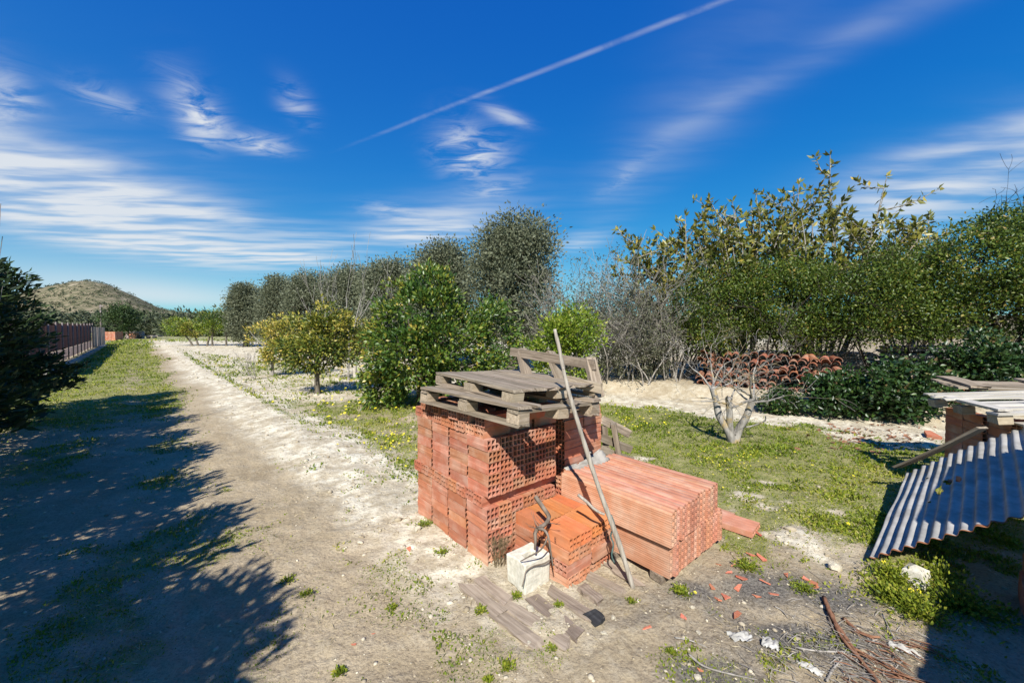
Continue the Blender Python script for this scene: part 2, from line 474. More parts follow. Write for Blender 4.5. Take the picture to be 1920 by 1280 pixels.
def zones(x, y):
    """grass, pale soil, ash (0..1) on the ground"""
    x = np.asarray(x, float); y = np.asarray(y, float)
    q, w = path_qw(x, y); hq = hedge_q(x, y); s, t = stack_st(x, y)
    nA = fbm(x, y, .55, 4, 3.1); nB = fbm(x, y, 1.7, 4, 9.4); nC = fbm(x, y, 5.0, 3, 1.2)
    qq = q + (nA - .5) * 1.1
    pathg = sstep(qq, -3.6, -3.0) * sstep(qq, .25, -.5) * sstep(w + (nB - .5) * 4, 5.0, 8.5)
    pathg = pathg * (1 - .55 * gauss(q, 0, -.9, 0, .35, 9) * sstep(nB, .45, .6)) 
    shade = .62 * sstep(qq, -3.5, -2.6) * sstep(qq, .1, -.7) * sstep(nB, .42, .62) * sstep(w, 8, 5)
    hedge_ok = sstep(hq + (nB - .5) * 1.2, -.85, -1.45)
    lawn_l = sstep(qq, 1.25, 1.9) * sstep(w + (nA - .5) * 5, 10.0, 5.5) * sstep(t, 0, .4) * hedge_ok * (.5 + .5 * sstep(nC, .36, .52))
    field = sstep(qq, 1.2, 2.0) * sstep(w, 5, 9) * (.14 + .55 * sstep(nC * .5 + nB * .5, .47, .58)) * sstep(w, 60, 30) * hedge_ok
    rut = gauss(q, 0, 1.25, 0, .12, 9) * sstep(w, 2.5, 5) * sstep(w, 40, 22) * .55
    far = sstep(y, 38, 55) * .8
    lawn_r = sstep(hq + (nB - .5) * 1.2, -.85, -1.45) * sstep(y + (nB - .5) * 1.0 + (nC - .5) * 1.1 + .10 * (x - 1.5), 2.45, 3.0) * sstep(x, 1.1, 1.6)
    lawn_m = sstep(hq + (nB - .5) * 1.2, -.85, -1.45) * sstep(t, -.1, .5) * sstep(q, 1.0, 1.8) * sstep(x + (nA - .5) * 2, -1.6, .4)
    bare = np.zeros_like(x)
    for (bx, by, r1) in ((1405, 935, .24), (1500, 1010, .22), (1440, 905, .1), (640, 745, .5), (1300, 990, .1), (1545, 1035, .18), (1640, 825, .5), (1200, 860, .12), (1560, 960, .12)):
        g = pix(bx, by); bare = np.maximum(bare, gauss(x, y, g.x, g.y, r1 * 1.4, r1))
    weedy = .42 * sstep(nC * .5 + nB * .5, .52, .62) * sstep(y, 5, 4) * sstep(q, .0, .5)
    grass = np.maximum.reduce([pathg, shade, weedy, lawn_l * (.55 + .45 * sstep(nB, .36, .5)), field, rut, np.maximum(lawn_r, lawn_m), far])
    grass = grass * (1 - .9 * sstep(bare + (nC - .5) * 1.5, .3, .9))
    g = pix(1700, 1120); grass = np.maximum(grass, gauss(x, y, g.x, g.y, .22, .2))
    pale = sstep(qq, .15, .75) * sstep(qq, 2.2, 1.5) * sstep(w, -2.2, -.2)
    pale = np.maximum(pale, sstep(qq, 1.2, 2.0) * sstep(w, 4, 8) * .9)
    pale = np.maximum(pale, sstep(hq, -1.7, -1.0) * (.35 + .65 * sstep(hq, .3, -.3)) * sstep(hq, 2.4, 1.2))
    pale = np.maximum(pale, bare * .8)
    pale = pale * (.45 + .75 * sstep(nC, .35, .65))
    ash = np.zeros_like(x)
    for (bx, by, r1, k) in ((1290, 1110, .16, .7), (1400, 1100, .22, .8), (1480, 1190, .12, 1), (1370, 1190, .3, .55), (1560, 1120, .16, .9), (1600, 1220, .2, .7), (1230, 1140, .22, .6), (1350, 1270, .2, .7), (1500, 1090, .2, .5), (1170, 1130, .15, .5)):
        g = pix(bx, by); ash = np.maximum(ash, k * gauss(x, y, g.x, g.y, r1 * 1.6, r1))
    ash = np.clip(ash * (.5 + 1.0 * nC), 0, 1)
    return np.clip(grass, 0, 1), np.clip(pale, 0, 1), ash

def gz(x, y):
    """height of the ground"""
    x = np.asarray(x, float); y = np.asarray(y, float)
    q, w = path_qw(x, y); hq = hedge_q(x, y)
    r = np.hypot(x, y)
    z = .45 * sstep(y, 14, 50)
    z = z + .10 * gauss(q, 0, 1.0, 0, .45, 99) * sstep(w, .5, 3.0) * .6 - .035 * gauss(q, 0, -.6, 0, .35, 9) * sstep(w, -3, 2)
    z = z + .30 * sstep(hq, .05, .9) * sstep(x, .5, 3.0)
    amp = np.clip(r * .004, .006, .03)
    z = z + (fbm(x, y, 2.2, 4, 2.0) - .5) * 2 * amp + ((fbm(x, y, 11, 3, 4.0) - .5) * .024 + (fbm(x, y, 4.5, 2, 14.0) - .5) * .03) * sstep(r, 25, 8)
    return z
def gz1(x, y): return float(gz(np.array([x]), np.array([y]))[0])
def ground(px, py):
    p = pix(px, py); p.z = gz1(p.x, p.y); return p

# ------------------------------------------------------------------ ground
def ground_material():
    m, T = new_mat('dirt track and field soil')
    P = worldco(T)
    at = lambda n: T.n('ShaderNodeAttribute', attribute_name=n).outputs['Fac']
    g, p, a = at('grass'), at('pale'), at('ash')
    n1 = T.noise(P, 1.3, 6, .6); n2 = T.noise(P, 9, 6, .65); n3 = T.noise(P, 60, 5, .75)
    vor = T.n('ShaderNodeTexVoronoi', feature='F1'); vor.inputs['Scale'].default_value = 26
    T.l(T.vmath('ADD', P, T.vmath('MULTIPLY', T.noise(P, 14, 3, out='Color'), (.06, .06, .06))), vor.inputs['Vector'])
    dirt = T.mix(T.rng(n1, .32, .68), (.31, .245, .155), (.43, .35, .235))
    dirt = T.mix(T.math('MULTIPLY', T.rng(n2, .45, .7), .6), dirt, (.44, .375, .27))
    dirt = T.mix(T.math('MULTIPLY', T.rng(n3, .54, .36), .5), dirt, (.14, .105, .065))
    palec = T.mix(T.rng(n2, .3, .65), (.46, .40, .29), (.72, .66, .52))
    palec = T.mix(T.math('MULTIPLY', T.rng(n3, .5, .3), .5), palec, (.24, .20, .13))
    c = T.mix(T.math('MULTIPLY', p, T.rng(n2, .25, .55, .45, 1.0), clamp=True), dirt, palec)
    ashc = T.mix(T.rng(n3, .35, .65), (.055, .052, .048), (.21, .195, .17))
    c = T.mix(T.rng(T.math('ADD', a, T.math('MULTIPLY', T.math('SUBTRACT', n2, .5), .5)), .12, .75, 0, .92), c, ashc)
    soil = T.mix(T.rng(n2, .3, .7), (.12, .145, .03), (.27, .255, .09))
    gf = T.rng(T.math('ADD', g, T.math('MULTIPLY', T.math('SUBTRACT', n3, .5), 1.6)), .35, .8)
    far = T.rng(T.n('ShaderNodeCameraData').outputs['View Distance'], 1e5, 2e5) if False else None
    c = T.mix(T.math('MULTIPLY', gf, .8), c, soil)
    h = T.math('ADD', T.math('MULTIPLY', n2, .8), T.math('MULTIPLY', n3, .45))
    h = T.math('ADD', h, T.math('MULTIPLY', vor.outputs['Distance'], -.25))
    finish(T, c, .97, h, .8, .028, .1)
    return m
def build_ground():
    ang = np.concatenate([np.arange(-180, -64, 4.0), np.arange(-64, 64, .27), np.arange(64, 180, 4.0)])
    rad = np.concatenate([[.02, .3, .6], 1.0 * 1.0125 ** np.arange(0, 335), 66 * 1.12 ** np.arange(0, 38)])
    a, r = np.meshgrid(np.radians(ang), rad)
    X, Y = (r * np.sin(a)).ravel(), (r * np.cos(a)).ravel()
    Z = gz(X, Y)
    g, p, h = zones(X, Y)
    na, nr = len(ang), len(rad)
    i, j = np.meshgrid(np.arange(na), np.arange(nr - 1))
    i2 = (i + 1) % na
    Fq = np.stack([j * na + i, j * na + i2, (j + 1) * na + i2, (j + 1) * na + i], -1).reshape(-1, 4)
    me = np_mesh('ground', np.stack([X, Y, Z], 1), Fq, smooth=True, attrs={'grass': g, 'pale': p, 'ash': h})
    o = link('ground', me, ground_material())
    tag(o, kind='structure')
build_ground()

# ------------------------------------------------------------------ hills
def hill_h(x, y):
    k = x / y * 300.0                                   # bearing of the point, as metres sideways at 300 m
    prof = 19 * np.exp(-((k + 325) / 46) ** 2) + 12 * np.exp(-((k + 350) / 62.) ** 4) * .45 + 8 * np.exp(-((k + 385) / 55) ** 2)
    d = np.exp(-((y - 300) / 75) ** 2)
    ridge = (14 + 3.5 * (fbm(x, y, .012, 3, 5) - .3)) * sstep(y, 170, 330)
    return ridge + prof * d * 1.02 + (fbm(x, y, .035, 4, 8) - .5) * 5 * sstep(y, 150, 230) - 1.0
def hill_material():
    m, T = new_mat('scrubby hillside')
    P = worldco(T)
    n1 = T.noise(T.mapping(P, (1, 1, 2.5)), .06, 6, .65)
    n2 = T.noise(T.mapping(P, (1, 1, 2.0)), .32, 6, .7)
    c = T.mix(T.rng(n2, .42, .6), (.21, .175, .115), (.075, .08, .04))
    c = T.mix(T.rng(n1, .58, .72), c, (.34, .28, .2))
    finish(T, c, .95, n2, .6, .6, .05)
    return m
def build_hills():
    y = np.linspace(95, 460, 150); k = np.linspace(-620, 560, 330)
    K, Y = np.meshgrid(k, y)
    X = K * Y / 300.0
    Z = hill_h(X, Y) * sstep(Y, 95, 160)
    n = len(k)
    i, j = np.meshgrid(np.arange(n - 1), np.arange(len(y) - 1))
    Fq = np.stack([j * n + i, j * n + i + 1, (j + 1) * n + i + 1, (j + 1) * n + i], -1).reshape(-1, 4)
    me = np_mesh('hills', np.stack([X.ravel(), Y.ravel(), Z.ravel() - .3], 1), Fq, smooth=True)
    tag(link('hills', me, hill_material()), kind='structure')
build_hills()

# ------------------------------------------------------------------ foliage tools
def leaf_arrays(P, D, L, Wd, rs, fold=.25):
    """leaves as two folded triangles: base, right, tip, left"""
    n = len(P)
    L = np.broadcast_to(L, n)[:, None]; Wd = np.broadcast_to(Wd, n)[:, None]
    D = D / np.maximum(np.linalg.norm(D, axis=1, keepdims=True), 1e-6)
    S = np.cross(D, rs.normal(size=(n, 3))); S /= np.maximum(np.linalg.norm(S, axis=1, keepdims=True), 1e-6)
    N = np.cross(S, D)
    mid = P + D * L * .45
    V = np.stack([P, mid + S * Wd * .5 + N * Wd * fold, P + D * L, mid - S * Wd * .5 + N * Wd * fold], 1).reshape(-1, 3)
    b = np.arange(n)[:, None] * 4
    Fc = np.concatenate([b + [0, 1, 2], b + [0, 2, 3]], 1).reshape(-1, 3)
    return V, Fc
def crown_mesh(name, C, rad, per, L, Wd, rs, outward=.8, up=.35, tintf=None, squash=.8, fold=.25, base=None):
    """leaf clumps: C centres (n,3), rad clump radius"""
    C = np.asarray(C, float); n = len(C)
    rad = np.broadcast_to(rad, n)
    idx = np.repeat(np.arange(n), per)
    off = rs.normal(size=(len(idx), 3)) * .55
    off[:, 2] *= squash
    P = C[idx] + off * rad[idx][:, None]
    D = off * outward + rs.normal(size=off.shape) * .55
    if base is not None:
        g = C[idx] - base; g /= np.maximum(np.linalg.norm(g, axis=1, keepdims=True), 1e-6); D += g * .7
    D[:, 2] += up
    l = L * rs.uniform(.65, 1.25, len(idx)); w = Wd * rs.uniform(.7, 1.2, len(idx))
    V, Fc = leaf_arrays(P, D, l, w, rs, fold)
    ct = rs.normal(0, .13, n)[idx]
    t = np.clip(rs.beta(2.0, 2.4, len(idx)) + ct + (tintf(P) if tintf else 0), 0, 1)
    return np_mesh(name, V, Fc, tint=np.repeat(t, 4))
def ell_clumps(rs, ells, n, shell=.5, rough=.14):
    out = []
    wts = np.array([e[2] if len(e) > 2 else 1.0 for e in ells]); wts = wts / wts.sum()
    for k in rs.choice(len(ells), n, p=wts):
        c, r = np.array(ells[k][0], float), np.array(ells[k][1], float)
        d = rs.normal(size=3); d /= np.linalg.norm(d)
        out.append(c + r * d * (shell + (1 - shell) * rs.rand() ** .6) * (1 + rs.normal() * rough))
    return np.array(out)
def limb_mesh(name, rng, trunk, rads, targets, r0, start=(.5, 1.0), sides=5, bow=.12):
    mb = MB()
    mb.tube(trunk, rads, 8)
    n = len(trunk)
    for tg in targets:
        f = rng.uniform(*start) * (n - 1)
        i = min(int(f), n - 2)
        p = Vector(trunk[i]).lerp(Vector(trunk[i + 1]), f - i)
        q = Vector(tg)
        L = (q - p).length
        m1 = p.lerp(q, .35) + rvec(rng) * L * bow + Vector((0, 0, L * .06))
        m2 = p.lerp(q, .7) + rvec(rng) * L * bow
        pts = chain([p, m1, m2, q], 3)
        mb.tube(pts, [r0 * (1 - .8 * k / (len(pts) - 1)) for k in range(len(pts))], sides, False)
    return mb.mesh(name, True)
def grow(rng, p, d, L, r, lvl, out, tips, kids=(2, 4), spread=.7, up=.08, wob=.18, shrink=.66, nseg=4, rs=.62, lo=.35):
    pts = [Vector(p)]; d = Vector(d).normalized()
    for _ in range(nseg):
        d = (d + rvec(rng) * wob + Vector((0, 0, up))).normalized()
        pts.append(pts[-1] + d * (L / nseg))
    r1 = r * .62
    out.append((pts, [r + (r1 - r) * i / nseg for i in range(nseg + 1)]))
    if lvl == 0:
        tips.append((pts[-1], d)); return
    for k in range(rng.randint(*kids)):
        f = 1.0 if k == 0 else rng.uniform(lo, 1.0)
        x = f * nseg; i = min(int(x), nseg - 1)
        q = pts[i].lerp(pts[i + 1], x - i)
        nd = (d + rvec(rng) * spread * (.5 if k == 0 else 1.0)).normalized()
        grow(rng, q, nd, L * shrink * rng.uniform(.75, 1.2), (r + (r1 - r) * f) * rs * rng.uniform(.85, 1.15), lvl - 1, out, tips, kids, spread, up, wob, shrink, nseg, rs, lo)
def tubes_mesh(name, polys, min_r=.0012):
    mb = MB()
    for pts, rad in polys:
        rad = [max(x, min_r) for x in rad]
        s = 7 if rad[0] > .03 else (5 if rad[0] > .008 else 3)
        mb.tube(pts, rad, s, rad[0] > .03)
    return mb.mesh(name, True)
def copy_thing(o, loc, rotz, label=None, scale=None):
    c = o.copy(); COL.objects.link(c)
    c.location = loc; c.rotation_euler = (0, 0, rotz)
    if scale: c.scale = scale
    if label: c['label'] = label
    for ch in list(o.children):
        d = ch.copy(); COL.objects.link(d); d.parent = c
    return c

# ------------------------------------------------------------------ trees: olives at the back
def olive(label, loc, H, Wr, seed, n=260, per=46, lf=.085):
    rs = np.random.RandomState(seed); rng = random.Random(seed)
    t = thing('olive_tree', label, 'tree', loc, 0, 'olive trees in a row behind the orchard')
    ells = [((0, 0, H * .50), (Wr * .95, Wr * .95, H * .36), 2.2), ((Wr * .35, -.2, H * .74), (Wr * .6, Wr * .6, H * .24), 1),
            ((-Wr * .35, .1, H * .70), (Wr * .6, Wr * .6, H * .24), 1), ((0, -.3, H * .80), (Wr * .45, Wr * .45, H * .19), .8),
            ((0, -.2, H * .26), (Wr * .85, Wr * .85, H * .2), .9)]
    C = ell_clumps(rs, ells, n, .45, .08)
    C[:, 2] = np.clip(C[:, 2], .35, None)
    tr = [(0, 0, -.1), (.1, 0, H * .15), (-.08, .05, H * .3), (0, 0, H * .5)]
    link('trunk', limb_mesh('trunk', rng, chain(tr, 4), np.linspace(H * .045, H * .02, 13), C[rs.choice(n, 16)], H * .012), M['bark_citrus'], t)
    link('crown', crown_mesh('crown', C, H * .085, per, lf, lf * .45, rs, .8, .3, fold=.1), M['leaf_olive'], t)
    return t
def at_depth(px, d):
    x = (px - 960) / FPX * d
    return Vector((x, d, gz1(x, d)))
def top_h(py, d, base=0.0):
    return EYE + (620 - py) / FPX * d - base
for i, (px, top, d, wpx, lab) in enumerate((
        (958, 388, 15.5, 92, 'tallest grey green olive tree, right end of the olive row'),
        (832, 438, 18.5, 72, 'second olive tree from the right in the row, beside the tallest one'),
        (730, 476, 21.5, 66, 'third olive tree from the right, behind the top of the big orange tree'),
        (655, 484, 24.5, 60, 'fourth olive tree from the right, behind the pale bare saplings'),
        (585, 500, 27.5, 52, 'olive tree straight behind the yellowing lemon trees'),
        (525, 508, 30.5, 46, 'second olive tree from the left end of the row'),
        (460, 523, 33.0, 34, 'dark small olive tree at the far left end of the row'))):
    p = at_depth(px, d)
    olive(lab, p, top_h(top, d, p.z) * .93, wpx / FPX * d * .88, 40 + i, 520 if i < 3 else 380, 78 if i < 3 else 62, .14 + .008 * i)

# ------------------------------------------------------------------ citrus trees
def citrus(name, label, loc, ells, n, per, leafmat, seed, trunk_h, trunk_r, L=.085, rad=.17, bark='bark_citrus', group=None, lean=(0, 0), limbs=14, shell=.6, tintf=None):
    rs = np.random.RandomState(seed); rng = random.Random(seed)
    t = thing(name, label, 'tree', loc, 0, group)
    C = ell_clumps(rs, ells, n, shell, .12)
    C[:, 2] = np.clip(C[:, 2], .18, None)
    c0 = np.mean([e[0] for e in ells], 0)
    tr = chain([(0, 0, -.06), (lean[0] * .4 + rng.uniform(-.02, .02), lean[1] * .4, trunk_h * .5), (lean[0], lean[1], trunk_h), tuple(Vector((lean[0], lean[1], trunk_h)).lerp(Vector(c0), .5))], 4)
    rad_t = [trunk_r * (1.25 if k == 0 else 1 - .5 * k / (len(tr) - 1)) for k in range(len(tr))]
    link('trunk', limb_mesh('trunk', rng, tr, rad_t, C[rs.choice(n, limbs)], trunk_r * .38, (.55, 1)), M[bark], t)
    link('crown', crown_mesh('crown', C, rad, per, L, L * .5, rs, .9, .25, base=np.array(c0), tintf=tintf), M[leafmat], t)
    return t
def rel(px, py, d, base):
    p = pixd(px, py, d) - Vector(base); return (p.x, p.y, p.z)

b = ground(595, 738); d = b.y; mp = d / FPX
citrus('lemon_tree', 'yellowing lemon tree with a dark trunk nearest the dirt track', b,
       [(rel(560, 640, d, b), (40 * mp, .42, 46 * mp), 1.2), (rel(620, 635, d, b), (40 * mp, .42, 56 * mp), 1.3), (rel(590, 660, d - .1, b), (58 * mp, .5, 34 * mp), 1.2), (rel(612, 600, d, b), (24 * mp, .3, 26 * mp), .5)],
       150, 40, 'leaf_lemon', 11, .55, .075, .10, .17, tintf=lambda P: .16 * (P[:, 2] - 1.4) - .08)
b = ground(511, 704); d = b.y; mp = d / FPX
citrus('lemon_tree', 'smaller yellow leaved lemon tree with a thin pale trunk, leftmost of the near three', b,
       [(rel(505, 632, d, b), (36 * mp, .5, 34 * mp), 1.3), (rel(545, 630, d, b), (34 * mp, .5, 34 * mp), 1), (rel(520, 660, d, b), (38 * mp, .45, 22 * mp), .8)],
       95, 36, 'leaf_lemon', 12, .75, .06, .11, .19, 'bark_grey', tintf=lambda P: P[:, 0] * 0 + .16)
b = ground(666, 708); d = b.y; mp = d / FPX
citrus('lemon_tree', 'lemon tree with a lime washed pale trunk beside the big orange tree', b,
       [(rel(650, 650, d, b), (34 * mp, .5, 34 * mp), 1), (rel(690, 636, d, b), (34 * mp, .5, 36 * mp), 1.2), (rel(668, 622, d, b), (26 * mp, .4, 22 * mp), .6)],
       95, 36, 'leaf_lemon', 13, .85, .075, .105, .18, 'bark_pale')
b = ground(790, 760); d = b.y; mp = d / FPX
citrus('orange_tree', 'big dense dark green orange tree behind the brick stack', b,
       [(rel(790, 590, d, b), (82 * mp, .8, 62 * mp), 1.6), (rel(800, 535, d, b), (38 * mp, .42, 36 * mp), .6), (rel(770, 660, d - .2, b), (80 * mp, .85, 60 * mp), 1.6),
        (rel(725, 720, d - .1, b), (34 * mp, .4, 50 * mp), .6), (rel(850, 650, d, b), (80 * mp, .8, 70 * mp), 1.6), (rel(925, 640, d + .35, b), (48 * mp, .7, 78 * mp), 1.4), (rel(745, 620, d, b), (46 * mp, .5, 30 * mp), .5), (rel(860, 720, d, b), (70 * mp, .6, 40 * mp), .6)],
       420, 44, 'leaf_citrus', 14, .5, .10, .105, .17, limbs=26, shell=.62, tintf=lambda P: .10 * (-.6 - P[:, 0]) * (P[:, 0] < 0))
b = at_depth(1066, 8.6); d = b.y; mp = d / FPX
citrus('lemon_tree', 'bright yellow green lemon tree behind the broken pallet rail', b,
       [(rel(1075, 620, d, b), (52 * mp, .55, 40 * mp), 1.4), (rel(1030, 640, d, b), (44 * mp, .5, 40 * mp), .9), (rel(1060, 680, d, b), (60 * mp, .5, 36 * mp), .8)],
       170, 40, 'leaf_lime', 15, .5, .06, .085, .16)
for i, (px, py, cx, cy, rx, ry, mat, lab) in enumerate((
        (362, 644, 338, 612, 26, 16, 'leaf_lime', 'far rounded citrus tree, leftmost of the distant orchard group'),
        (372, 648, 360, 618, 18, 14, 'leaf_lemon', 'far leaning yellowish citrus tree in the middle of the distant group'),
        (388, 646, 398, 612, 24, 14, 'leaf_lime', 'far citrus tree with a crooked bare trunk in the distant group'),
        (424, 634, 425, 605, 16, 16, 'leaf_citrus', 'far dark green citrus tree, rightmost of the distant group'),
        (398, 636, 398, 596, 26, 14, 'leaf_citrus', 'far dark topped citrus tree at the back of the distant group'))):
    b = pix(px, py); b *= 34.0 / b.y if b.y > 34 else 1.0; b.z = EYE - (py - 620) / FPX * b.y; 
    b = Vector((b.x, b.y, gz1(b.x, b.y))); d = b.y; mp = d / FPX
    citrus('citrus_tree', lab, b, [(rel(cx, cy, d, b), (rx * mp, rx * mp * .8, ry * mp), 1)], 60, 34, mat, 60 + i, .8, .09, .14, .26, lean=(rng_lean if (rng_lean := (cx - px) * mp * .5) else 0, 0), group='distant citrus trees')

# ------------------------------------------------------------------ bare saplings behind the lemon trees
for i, (px, py, top, d, lab) in enumerate((
        (655, 690, 455, 12.5, 'tall pale leafless sapling rising over the lemon trees'),
        (612, 690, 500, 13.5, 'leafless grey sapling left of the tallest bare one'),
        (728, 690, 500, 13.0, 'leafless sapling right of the tallest bare one, by the orange tree'))):
    rng = random.Random(80 + i)
    b = at_depth(px, d); H = top_h(top, d, b.z)
    t = thing('bare_sapling', lab, 'tree', b, 0, 'leafless saplings')
    out, tips = [], []
    for k in range(2):
        grow(rng, (rng.uniform(-.15, .15), rng.uniform(-.1, .1), -.05), (rng.uniform(-.18, .18), rng.uniform(-.1, .1), 1), H * .62, .022, 2, out, tips, (3, 5), .5, .10, .10, .5, 5, .55, .3)
    link('trunk', tubes_mesh('trunk', out, .005), M['bark_bare'], t)
b = at_depth(478, 12.5); rng = random.Random(90)
t = thing('bare_shrub', 'low leafless brown shrub beside the leftmost near lemon tree', 'shrub', b)
out, tips = [], []
for k in range(5): grow(rng, (0, 0, -.02), (rng.uniform(-.7, .4), rng.uniform(-.4, .4), .8), .55, .012, 2, out, tips, (2, 3), .5, .08, .15)
link('stems', tubes_mesh('stems', out, .004), M['bark_grey'], t)

# ------------------------------------------------------------------ hedge on the right
def hedge_shrub(label, loc, ells, seed, n, per=46, lf=.06, stems=9, lmat='leaf_hedge', rad=.2):
    rs = np.random.RandomState(seed); rng = random.Random(seed)
    t = thing('hedge_shrub', label, 'shrub', loc, 0, 'tall shrubs of the boundary hedge')
    C = ell_clumps(rs, ells, n, .5, .1)
    out, tips = [], []
    for k in range(stems):
        tg = C[rs.randint(n)]
        p = Vector((rng.uniform(-.35, .35), rng.uniform(-.2, .2), -.05))
        q = Vector(tg)
        m1 = p.lerp(q, .35) + rvec(rng) * .25; m2 = p.lerp(q, .7) + rvec(rng) * .25
        pts = chain([p, m1, m2, q], 4)
        out.append((pts, np.linspace(.03, .008, len(pts)).tolist()))
        for j in range(5):
            a = pts[rng.randint(3, len(pts) - 1)]
            grow(rng, a, rvec(rng) + Vector((0, -.6, -.1)), .75, .009, 2, out, tips, (2, 3), .7, -.02, .2)
    link('stems', tubes_mesh('stems', out, .003), M['bark_dark'], t)
    link('crown', crown_mesh('crown', C, rad, per, lf, lf * .5, rs, .7, .2), M[lmat], t)
    return t
HS = ((1345, 9.8, [(1330, 570, 70, 78), (1390, 550, 70, 66), (1345, 620, 80, 48), (1300, 590, 45, 60)], 'dark green hedge shrub behind the bare fig tree, left end of the hedge'),
      (1500, 9.1, [(1480, 562, 100, 74), (1560, 570, 80, 78), (1500, 612, 90, 48), (1470, 530, 80, 44)], 'dense dark green hedge shrub in the middle of the hedge'),
      (1690, 8.4, [(1650, 560, 100, 78), (1740, 550, 90, 88), (1690, 600, 110, 52), (1700, 490, 90, 40)], 'broad green hedge shrub left of the rightmost one'),
      (1890, 7.8, [(1850, 500, 100, 90), (1930, 500, 100, 110), (1880, 580, 110, 70), (1900, 430, 70, 50)], 'tallest hedge shrub at the right edge of the view'),
      (2080, 7.0, [(2080, 520, 120, 120), (2080, 620, 120, 60)], 'hedge shrub just past the right edge of the view'))
for i, (px, d, el, lab) in enumerate(HS):
    b = at_depth(px, d); mp = d / FPX
    ells = [(rel(ex, ey, d + (.25 if k % 2 else 0), b), (rx * mp, .75, ry * mp), rx * ry / 8000) for k, (ex, ey, rx, ry) in enumerate(el)]
    hedge_shrub(lab, b, ells, 120 + i, 520 if i < 4 else 250, 48, .065 + .002 * i, 9, rad=.21)
# low dark ivy under the hedge
def low_shrub(name, label, px, py, rx, ry, depth, n, per, mat, lf, seed, cat='shrub', group=None, rad=.13):
    p = pix(px, py + ry); d = p.y; mp = d / FPX
    b = Vector((p.x, d, gz1(p.x, d)))
    rs = np.random.RandomState(seed); rng = random.Random(seed)
    t = thing(name, label, cat, b, 0, group)
    C = ell_clumps(rs, [((0, 0, ry * mp * .9), (rx * mp, depth, ry * mp))], n, .35, .12)
    C[:, 2] = np.clip(C[:, 2], .03, None)
    out, tips = [], []
    for k in range(10):
        q = Vector(C[rs.randint(n)]); p0 = Vector((q.x * .3 + rng.uniform(-.1, .1), q.y * .3, -.03))
        out.append((chain([p0, p0.lerp(q, .5) + rvec(rng) * .06, q], 4), np.linspace(.009, .003, 9).tolist()))
    link('stems', tubes_mesh('stems', out), M['bark_dark'], t)
    link('crown', crown_mesh('crown', C, rad, per, lf, lf * .62, rs, .8, .25), M[mat], t)
low_shrub('ivy_shrub', 'dark glossy shrub under the hedge right of the leaning dead stick', 1575, 738, 66, 44, .4, 130, 36, 'leaf_ivy', .085, 201, group='low shrubs under the hedge')
low_shrub('ivy_shrub', 'dark ivy like shrub left of the right hand pallets', 1695, 735, 85, 56, .45, 200, 36, 'leaf_ivy', .085, 202, group='low shrubs under the hedge')
low_shrub('ivy_shrub', 'low leafy shrub at the foot of the hedge behind the fig tree', 1462, 752, 30, 22, .3, 50, 32, 'leaf_ivy', .08, 203, group='low shrubs under the hedge')
low_shrub('ivy_shrub', 'dark shrub behind the right hand pallets', 1850, 722, 80, 66, .5, 170, 36, 'leaf_ivy', .085, 204, group='low shrubs under the hedge')
low_shrub('scrub_bush', 'grey green bush below the dead twigs left of the fig tree', 1190, 690, 75, 42, .6, 170, 40, 'leaf_grey', .06, 205)

# grey tangles of dead twigs left of the hedge
for i, (px, d, top, wid, lab) in enumerate((
        (1075, 11.5, 470, .8, 'sparse dry shrub with wispy leaves next to the tallest olive'),
        (1150, 10.6, 455, .95, 'tangled grey leafless shrub in the middle of the dry thicket'),
        (1225, 10.0, 470, .8, 'tangled dry shrub joining the left end of the hedge'))):
    rng = random.Random(140 + i); rs = np.random.RandomState(140 + i)
    b = at_depth(px, d); H = top_h(top, d, b.z)
    t = thing('dry_shrub', lab, 'shrub', b, 0, 'dry twiggy shrubs')
    out, tips = [], []
    for k in range(24):
        grow(rng, (rng.uniform(-.7, .7), rng.uniform(-.4, .4), -.05), (rng.uniform(-.55, .55) * wid, rng.uniform(-.4, .4), 1), H * rng.uniform(.3, .5), .02, 3, out, tips, (3, 4), .75, .03, .22, .6, 4, .6, .2)
    link('stems', tubes_mesh('stems', out, .0045), M['bark_grey'], t)
    C = np.array([tuple(q) for q, _ in tips]); C = C[rs.choice(len(C), min(len(C), 700))]
    link('crown', crown_mesh('crown', C, .12, 7, .08, .03, rs, .5, .2), M['leaf_grey'], t)

